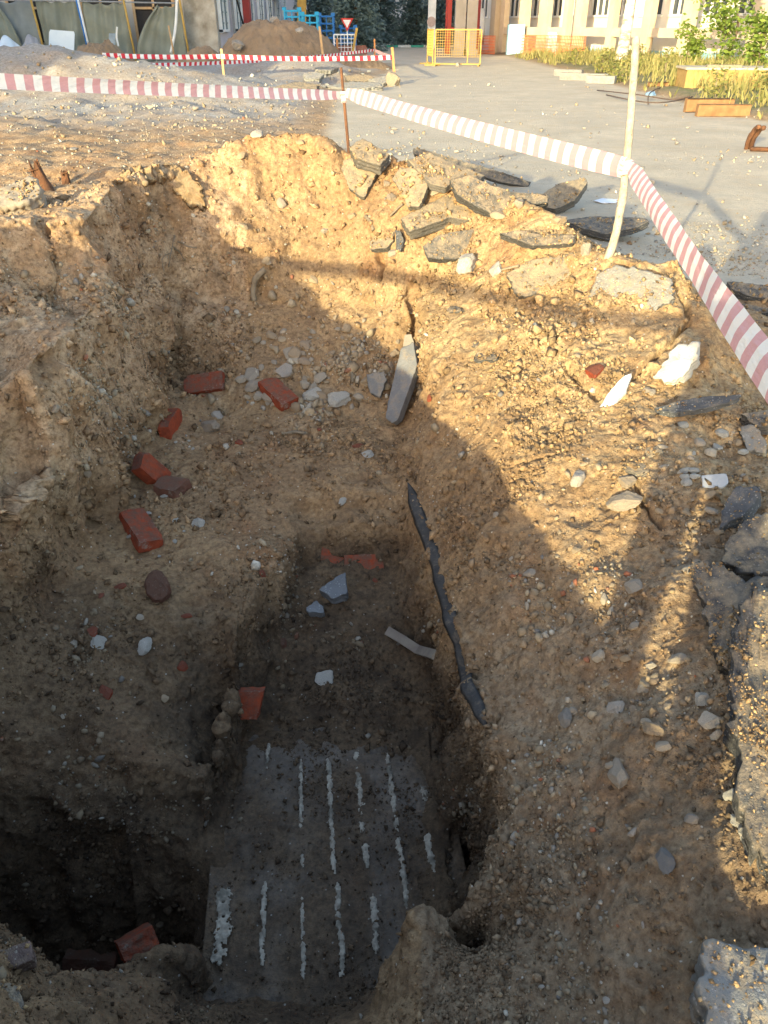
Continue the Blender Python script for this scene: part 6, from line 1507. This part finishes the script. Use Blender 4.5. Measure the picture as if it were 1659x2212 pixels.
cb = fpt(1112, 100, 0.6); tag(mk('cabinet', [((0, 0, 0.78), (0.95, 0.5, 1.5)), ((0.26, -0.27, 0.78), (0.4, 0.04, 1.4))], simple_mat('cabinet_blue', (0.42, 0.60, 0.68), (0.30, 0.52, 0.62), 1.2)), 'pale blue metal cabinet standing before the peach frame', 'cabinet').location = cb
tag(mk('white_drum', [((0, 0, 0.55), (0.5, 0.5, 1.1)), ((0, 0, 1.13), (0.4, 0.4, 0.1))], WHITE), 'white wrapped box standing in an opening of the peach frame', 'box').location = fpt(1190, 100, 0.3)
for (dx0, dx1, off, lb) in ((1030, 1068, 1.2, 'orange plastic safety netting between duct and peach columns'), (1125, 1210, 1.4, 'orange plastic safety netting sagging before the middle peach columns'), (1206, 1262, 1.9, 'bright orange safety netting bunched by the road verge')):
    A = fpt(dx0, 110, off); B = fpt(dx1, 110, off); A.z = gz(A.x, A.y); B.z = gz(B.x, B.y)
    mesh_barrier('safety_net', lb, 'net', A, B, 0.95, simple_mat('net_orange', (0.70, 0.20, 0.07), (0.60, 0.18, 0.08), 3), 0.13, 0.025, 0.030, 0.02, 0.05, legs=False)

# ================================================================== TALL HALL BEHIND THE PHOTOGRAPHER (its shadow lies over the left of the yard)
bh = empty('tall_hall', (-50, -8, 0)); tag(bh, 'tall grey factory hall behind and left of the pit', 'building')
mk('wall', [((-1.2, 0.5, 12), (47.6, 25, 24))], simple_mat('hall_grey', (0.40, 0.39, 0.37), (0.34, 0.33, 0.31), 0.2), bh)
mk('roof', [((-1.2, 0.5, 24.2), (48.2, 25.6, 0.4))], MATS['roof_grey'], bh)
for k in range(8):
    wv = mk('window', [((-20 + 5.5 * k, 13.05, 9), (3.2, 0.12, 12))], GLASS, bh)
    mk('frame', [((-20 + 5.5 * k + dx_, 13.14, 9), (0.12, 0.1, 12)) for dx_ in (-1.6, -0.5, 0.5, 1.6)], WHITE, wv)

# ================================================================== TREES, WEEDS, SCRAP ON THE VERGE
def leaf_mat(key, a, b, rough=0.6):
    m = NT(key, rough); c = m.mix(m.attr('tint', 'Fac'), a, b); m.color(c)
    tr = m.n('ShaderNodeBsdfTranslucent'); m.l(c, tr.inputs[0]); mx = m.n('ShaderNodeMixShader'); mx.inputs[0].default_value = 0.3
    m.l(m.b.outputs[0], mx.inputs[1]); m.l(tr.outputs[0], mx.inputs[2]); m.l(mx.outputs[0], m.o.inputs[0]); return m.m
SPRUCE = leaf_mat('spruce_needles', (0.085, 0.14, 0.13), (0.16, 0.22, 0.215))
GREEN = leaf_mat('maple_leaf', (0.10, 0.17, 0.03), (0.22, 0.28, 0.05))
WEED = leaf_mat('weed_leaf', (0.17, 0.19, 0.05), (0.34, 0.29, 0.10))
GRASSM = leaf_mat('grass_blade', (0.20, 0.20, 0.06), (0.38, 0.31, 0.12))
BARK = simple_mat('bark_brown', (0.14, 0.10, 0.07), (0.09, 0.065, 0.045), 6, bscale=20, bdist=0.02)
def quads(name, C, A, B, tint, mat, parent=None):
    """leaf blades: centre C, half axes A and B"""
    n = len(C); V = np.stack([C - A, C - 0.1 * A + B, C + A, C - 0.1 * A - B], 1).reshape(-1, 3)
    F = np.arange(4 * n).reshape(n, 4); me = np_mesh(name, V, F, smooth=False)
    set_col(me, 'tint', np.repeat(np.column_stack([tint, tint, tint, np.ones(n)]), 4, axis=0)); return link(name, me, mat, parent)
def unit(n, r): 
    v = r.normal(size=(n, 3)); return v / np.linalg.norm(v, axis=1)[:, None]
def spruce(label, dx, Yv, h, rad, seed):
    r = np.random.default_rng(seed); x = cy(dx, 60, Yv).x; o = empty('blue_spruce', (x, Yv, 0)); tag(o, label, 'tree', 'blue spruces at the end of the yard')
    tube_obj('trunk', [(0, 0, -0.2), (0.03, 0, h * 0.5), (0, 0, h)], [0.17, 0.11, 0.02], BARK, 8, o)
    C = []; A = []; B = []; tn_ = []
    nw = int(h / 0.27)
    for k in range(nw):
        z = 0.35 + (h - 0.35) * k / nw; R_ = rad * (1 - z / h) ** 0.85 + 0.1; nbr = int(9 + 5 * (1 - z / h))
        for j in range(nbr):
            a = r.uniform(0, 6.28); Rl = R_ * r.uniform(0.72, 1.12)
            for s_ in np.arange(0.18, 1.0, 0.075):
                p = np.array([math.cos(a) * Rl * s_, math.sin(a) * Rl * s_, z + 0.12 * Rl * s_ - 0.36 * Rl * s_ * s_])
                for q in range(3):
                    off = r.normal(size=3) * 0.09 * (0.5 + s_); d = np.array([math.cos(a + r.normal() * 0.7), math.sin(a + r.normal() * 0.7), r.normal() * 0.35 - 0.15])
                    C.append(p + off); A.append(d / np.linalg.norm(d) * r.uniform(0.10, 0.19)); t_ = np.cross(d, r.normal(size=3)); B.append(t_ / np.linalg.norm(t_) * r.uniform(0.045, 0.08)); tn_.append(np.clip(0.2 + 0.6 * s_ + r.normal() * 0.2, 0, 1))
    quads('crown', np.array(C), np.array(A), np.array(B), np.array(tn_), SPRUCE, o)
for k, (dx_, Yv, h, rad, lb) in enumerate(((690, 64, 9.0, 2.5, 'blue spruce behind the yellow panel and blue racks'), (768, 60, 8.5, 2.3, 'blue spruce right behind the yield sign'), (822, 71, 8.0, 2.1, 'blue spruce left of the dark gateway'), (897, 72, 8.0, 2.0, 'blue spruce right of the dark gateway'), (958, 70, 8.5, 2.2, 'blue spruce behind the round sign pillar'))):
    spruce(lb, dx_, Yv, h, rad, 40 + k)
def bush(name, label, dx, Yv, h, rad, seed, n, leaf, mat, trunk=0.05, cat='bush', z0=None, crown0=0.1, group=None):
    r = np.random.default_rng(seed); x = cy(dx, 100, Yv).x; zz = gz(x, Yv) if z0 is None else z0; o = empty(name, (x, Yv, zz)); tag(o, label, cat, group)
    tube_obj('trunk', smooth_path([(0, 0, -0.15), (r.normal() * 0.05 * h, 0, h * 0.35), (r.normal() * 0.05 * h, 0, h * 0.75)], 5), [trunk * (1 - 0.06 * k) for k in range(11)], BARK, 7, o)
    limbs = []
    for k in range(16):
        a = r.uniform(0, 6.28); z = h * r.uniform(crown0, 0.8); e = np.array([math.cos(a) * rad * r.uniform(0.4, 1), math.sin(a) * rad * r.uniform(0.4, 1), z + h * r.uniform(0.05, 0.25)]); limbs.append((np.array([0, 0, z]), e))
        bm = bmesh.new(); add_tube(bm, [(0, 0, z), tuple(e)], [trunk * 0.3, trunk * 0.1], 5); link('limb', bm_mesh('limb', bm), BARK, o)
    k = r.integers(0, len(limbs), n); t = r.uniform(0.25, 1.08, n)[:, None]
    st_ = np.array([l[0] for l in limbs])[k]; en = np.array([l[1] for l in limbs])[k]
    C = st_ + (en - st_) * t + r.normal(size=(n, 3)) * rad * np.array([0.20, 0.20, 0.15])
    A = unit(n, r) * np.array([1, 1, 0.45]); B = np.cross(A, unit(n, r)); B /= np.linalg.norm(B, axis=1)[:, None]
    quads('crown', C, A * leaf * r.uniform(0.6, 1.2, (n, 1)), B * leaf * 0.55, np.clip(r.normal(0.5, 0.3, n), 0, 1), mat, o); return o
bush('young_maple', 'young leafy maple growing against the peach frame building', 1560, 33, 4.2, 1.25, 3, 2600, 0.11, GREEN, 0.06, 'tree')
bush('leafy_sapling', 'low leafy sapling left of the young maple', 1490, 34.5, 1.5, 0.6, 4, 600, 0.09, GREEN, 0.03, 'sapling')
bush('leafy_sapling', 'leafy sapling on the verge behind the yellow plywood box', 1650, 29, 1.9, 0.9, 5, 900, 0.10, GREEN, 0.03, 'sapling')
# birch
bx_ = cy(1348, 100, 36).x; bo = empty('birch_tree', (bx_, 36, gz(bx_, 36))); tag(bo, 'mature birch with white flaking bark before the peach frame', 'tree')
m = NT('birch_bark', 0.8)
c = m.mix(m.ramp(m.noise(1.0, 5, 0.7, m.scaled(m.co(), (2, 2, 5))), [(0.45, 0.0), (0.58, 1.0)]), (0.62, 0.58, 0.50), (0.26, 0.22, 0.17)); m.color(c); m.bump(m.noise(9, 4), 0.5, 0.03)
tube_obj('trunk', smooth_path([(-0.05, 0, -0.2), (0.0, 0, 1.5), (0.10, 0, 4.5), (0.15, 0.1, 9.0)], 6), [0.27 - 0.010 * k for k in range(19)], m.m, 12, bo, 0.05, nf=4)
r = np.random.default_rng(77); n = 5000
C = np.column_stack([r.normal(0, 1.6, n), r.normal(0, 1.6, n), r.uniform(5.2, 11, n)]); A = unit(n, r); B = np.cross(A, unit(n, r))
for k in range(9):
    a = k * 2.4; bm = bmesh.new(); add_tube(bm, [(0.12, 0.05, 4.6 + 0.45 * k), (1.4 * math.cos(a), 1.4 * math.sin(a), 6.2 + 0.5 * k)], [0.06, 0.02], 6); link('limb', bm_mesh('limb', bm), BARK, bo)
quads('crown', C, A * 0.09, B * 0.05, r.uniform(0, 1, n), GREEN, bo)
# weeds and grass of the verge: one green mass
r = np.random.default_rng(31); n = 17000
yv = 12 + 36 * r.random(n) ** 1.3; xl = road_right(yv); xr = np.minimum(xl + 9, 15.2 + (37.0 - yv) * 0.445 - 0.6); xv = xl + (xr - xl) * r.random(n) ** 0.8
ok = (xr > xl + 0.3) & (fbm(v3(xv * 0.7, yv * 0.5), 91, 3) + 0.35 * sstep(0.3, 2.0, xv - xl) > 0.02); xv = xv[ok]; yv = yv[ok]; n = len(xv)
hh = 0.07 + 0.20 * r.random(n) ** 2 + 0.16 * sstep(0.6, 3.0, xv - road_right(yv)) * r.random(n)
zv = height(xv, yv); A = np.column_stack([r.normal(0, 0.25, n), r.normal(0, 0.25, n), np.ones(n)]); A /= np.linalg.norm(A, axis=1)[:, None]
B = np.column_stack([r.normal(size=n), r.normal(size=n), np.zeros(n)]); B /= np.linalg.norm(B, axis=1)[:, None]
o = quads('verge_grass', np.column_stack([xv, yv, zv + hh * 0.8]), A * hh[:, None] * 0.85, B * (0.014 + 0.02 * r.random((n, 1))), np.clip(r.normal(0.55, 0.3, n), 0, 1), GRASSM)
tag(o, 'dry yellow green grass and weeds along the road verge', 'grass', kind='stuff')
for k in range(26):
    yy = 16 + 26 * random.random() ** 1.2; xx = float(road_right(np.array([yy]))[0]) + 0.4 + 3.5 * random.random()
    o = empty('weed_plant', (xx, yy, gz(xx, yy))); tag(o, 'bushy roadside weed in the dry grass of the verge', 'plant', 'weeds on the verge')
    nl = 150; hgt = random.uniform(0.35, 0.8); C = np.column_stack([r.normal(0, 0.16, nl), r.normal(0, 0.16, nl), r.uniform(0.02, hgt, nl)]); A = unit(nl, r) * np.array([1, 1, 0.6]); B = np.cross(A, unit(nl, r)); B /= np.linalg.norm(B, axis=1)[:, None]
    quads('foliage', C, A * 0.07, B * 0.03, np.clip(r.normal(0.4, 0.3, nl), 0, 1), WEED, o)
    bm = bmesh.new()
    for q in range(3): add_tube(bm, [(0, 0, -0.05), (random.uniform(-.1, .1), random.uniform(-.1, .1), hgt * 0.9)], 0.008, 5)
    link('stem', bm_mesh('stem', bm), WOODG, o)
# kerb stones at the verge
for k, (dx_, dy_, L_) in enumerate(((1262, 170, 1.6), (1298, 176, 0.9), (1228, 161, 1.0))):
    p = cz(dx_, dy_, 0.05); o = mk('kerb_stone', [((0, 0, 0.06), (L_, 0.25, 0.26))], CONC); o.location = (p.x, p.y, 0.02); o.rotation_euler = (0, 0, -0.5)
    tag(o, ('long', 'short', 'half sunk')[k] + ' grey concrete kerb stone in the weeds of the verge', 'kerb', 'concrete kerb stones on the verge')
# plywood box, rusty beams, bent bars
OSB = NT('plywood_yellow', 0.8); c = OSB.mix(OSB.ramp(OSB.noise(7, 5, 0.7, OSB.scaled(OSB.co(), (3, 3, 1))), [(0.4, 0.0), (0.62, 1.0)]), (0.44, 0.29, 0.10), (0.28, 0.16, 0.055)); OSB.color(c); OSB.bump(OSB.noise(40, 3), 0.4, 0.01)
p0 = cz(1476, 198, 0.02); pb = empty('plywood_box', p0, -0.12); tag(pb, 'long low yellow plywood box lying in the verge grass', 'box')
mk('front_panel', [((1.7, 0, 0.27), (3.4, 0.05, 0.5))], OSB.m, pb); mk('side_panel', [((0.025, 0.62, 0.27), (0.05, 1.18, 0.5))], OSB.m, pb); mk('side_panel', [((3.375, 0.62, 0.27), (0.05, 1.18, 0.5))], OSB.m, pb); mk('back_panel', [((1.7, 1.24, 0.27), (3.4, 0.05, 0.5))], OSB.m, pb)
mk('lid', [((1.7, 0.62, 0.545), (3.5, 1.36, 0.05))], simple_mat('lid_grey', (0.50, 0.42, 0.30), (0.4, 0.33, 0.24), 4), pb); mk('lid_batten', [((1.0, 0.3, 0.60), (0.9, 0.2, 0.06))], WOODG, pb); mk('bracket', [((2.55, -0.06, 0.40), (0.14, 0.07, 0.14))], RUST, pb)
RB = simple_mat('rusty_beam', (0.30, 0.17, 0.075), (0.20, 0.10, 0.045), 5, bscale=30)
def channel(label, px0, L_, hgt, rz, lift):
    p = cz(px0[0], px0[1], 0.0); o = empty('rusty_beam', (p.x, p.y, lift), rz); tag(o, label, 'beam', 'rusty beams by the verge')
    mk('web', [((L_ / 2, 0, hgt / 2), (L_, 0.015, hgt))], RB, o); mk('flange', [((L_ / 2, 0.07, hgt - 0.008), (L_, 0.155, 0.016))], RB, o); mk('flange', [((L_ / 2, 0.07, 0.008), (L_, 0.155, 0.016))], RB, o); mk('end_plate', [((0.008, 0.07, hgt / 2), (0.015, 0.15, hgt - 0.03))], RB, o)
channel('rusty steel channel on the asphalt in front of the plywood box, outermost of two', (1505, 252), 1.05, 0.22, -0.03, 0.0)
channel('rusty steel channel lying behind the outermost one before the plywood box', (1480, 243), 1.0, 0.26, 0.0, 0.0)
channel('thin rusty rail lying in the grass left of the plywood box', (1400, 192), 1.1, 0.12, 0.0, 0.05)
for k, (q, lb) in enumerate((([(1612, 322), (1618, 300), (1632, 278), (1640, 274)], 'rusty bent bar curving up from the asphalt, slimmer of two'), ([(1622, 322), (1628, 300), (1642, 280), (1650, 276)], 'rusty bent bar beside the slimmer curved one'))):
    p0 = cz(q[0][0], q[0][1], 0.0); Yb = p0.y; pts = [cy(a, b, Yb - 0.12 * i) for i, (a, b) in enumerate(q)]
    tag(tube_obj('bent_bar', smooth_path(pts, 5), 0.035, RUST, 7, noise=0.01), lb, 'bar', 'rusty bent bars')
pA = cz(1622, 322, 0.03); tag(tube_obj('bent_bar', [pA, pA + Vector((0.9, -0.2, 0.0))], 0.035, RUST, 7, noise=0.01), 'rusty bar lying flat on the asphalt from the bent bars', 'bar', 'rusty bent bars')
# wire coils by the verge, white rag, blue bag
for k, q in enumerate((((1290, 195), (1380, 205), (1450, 215), (1490, 208)), ((1400, 225), (1405, 200), (1440, 185), (1480, 178)), ((1310, 205), (1420, 222), (1520, 200), (1540, 175)))):
    pts = [cz(a, b, 0.03 + 0.1 * (i % 2)) for i, (a, b) in enumerate(q)]
    tag(tube_obj('loose_wire', smooth_path(pts, 7), 0.014, simple_mat('wire_brown', (0.12, 0.08, 0.06)), 5), ('flat', 'arching', 'crossing')[k] + ' length of loose brown wire at the road verge', 'wire', 'loose wires at the verge')
slab('paper_scrap', 'white sheet scrap lying on the asphalt behind the bent post', 'paper', [(1282, 433), (1300, 428), (1338, 431), (1330, 438), (1300, 438)], (1310, 436), (0, 0, 1), 0.008, simple_mat('paper_white', (0.75, 0.75, 0.76), (0.68, 0.69, 0.71), 3), 0.01, jag=0.002, rough=0.002)
slab('blue_bag', 'blue plastic bag by the verge left of the plywood box', 'bag', [(1395, 200), (1412, 195), (1416, 204), (1400, 207)], (1405, 206), (0, -0.4, 0.9), 0.12, simple_mat('bag_blue', (0.25, 0.38, 0.50), (0.2, 0.3, 0.42), 4), 0.06, jag=0.02, rough=0.02)

print('TRIS', sum(len(o.data.polygons) * (1 if len(o.data.loops) < 3.5 * len(o.data.polygons) else 2) for o in bpy.data.objects if o.type == 'MESH' and o.data.users == 1))
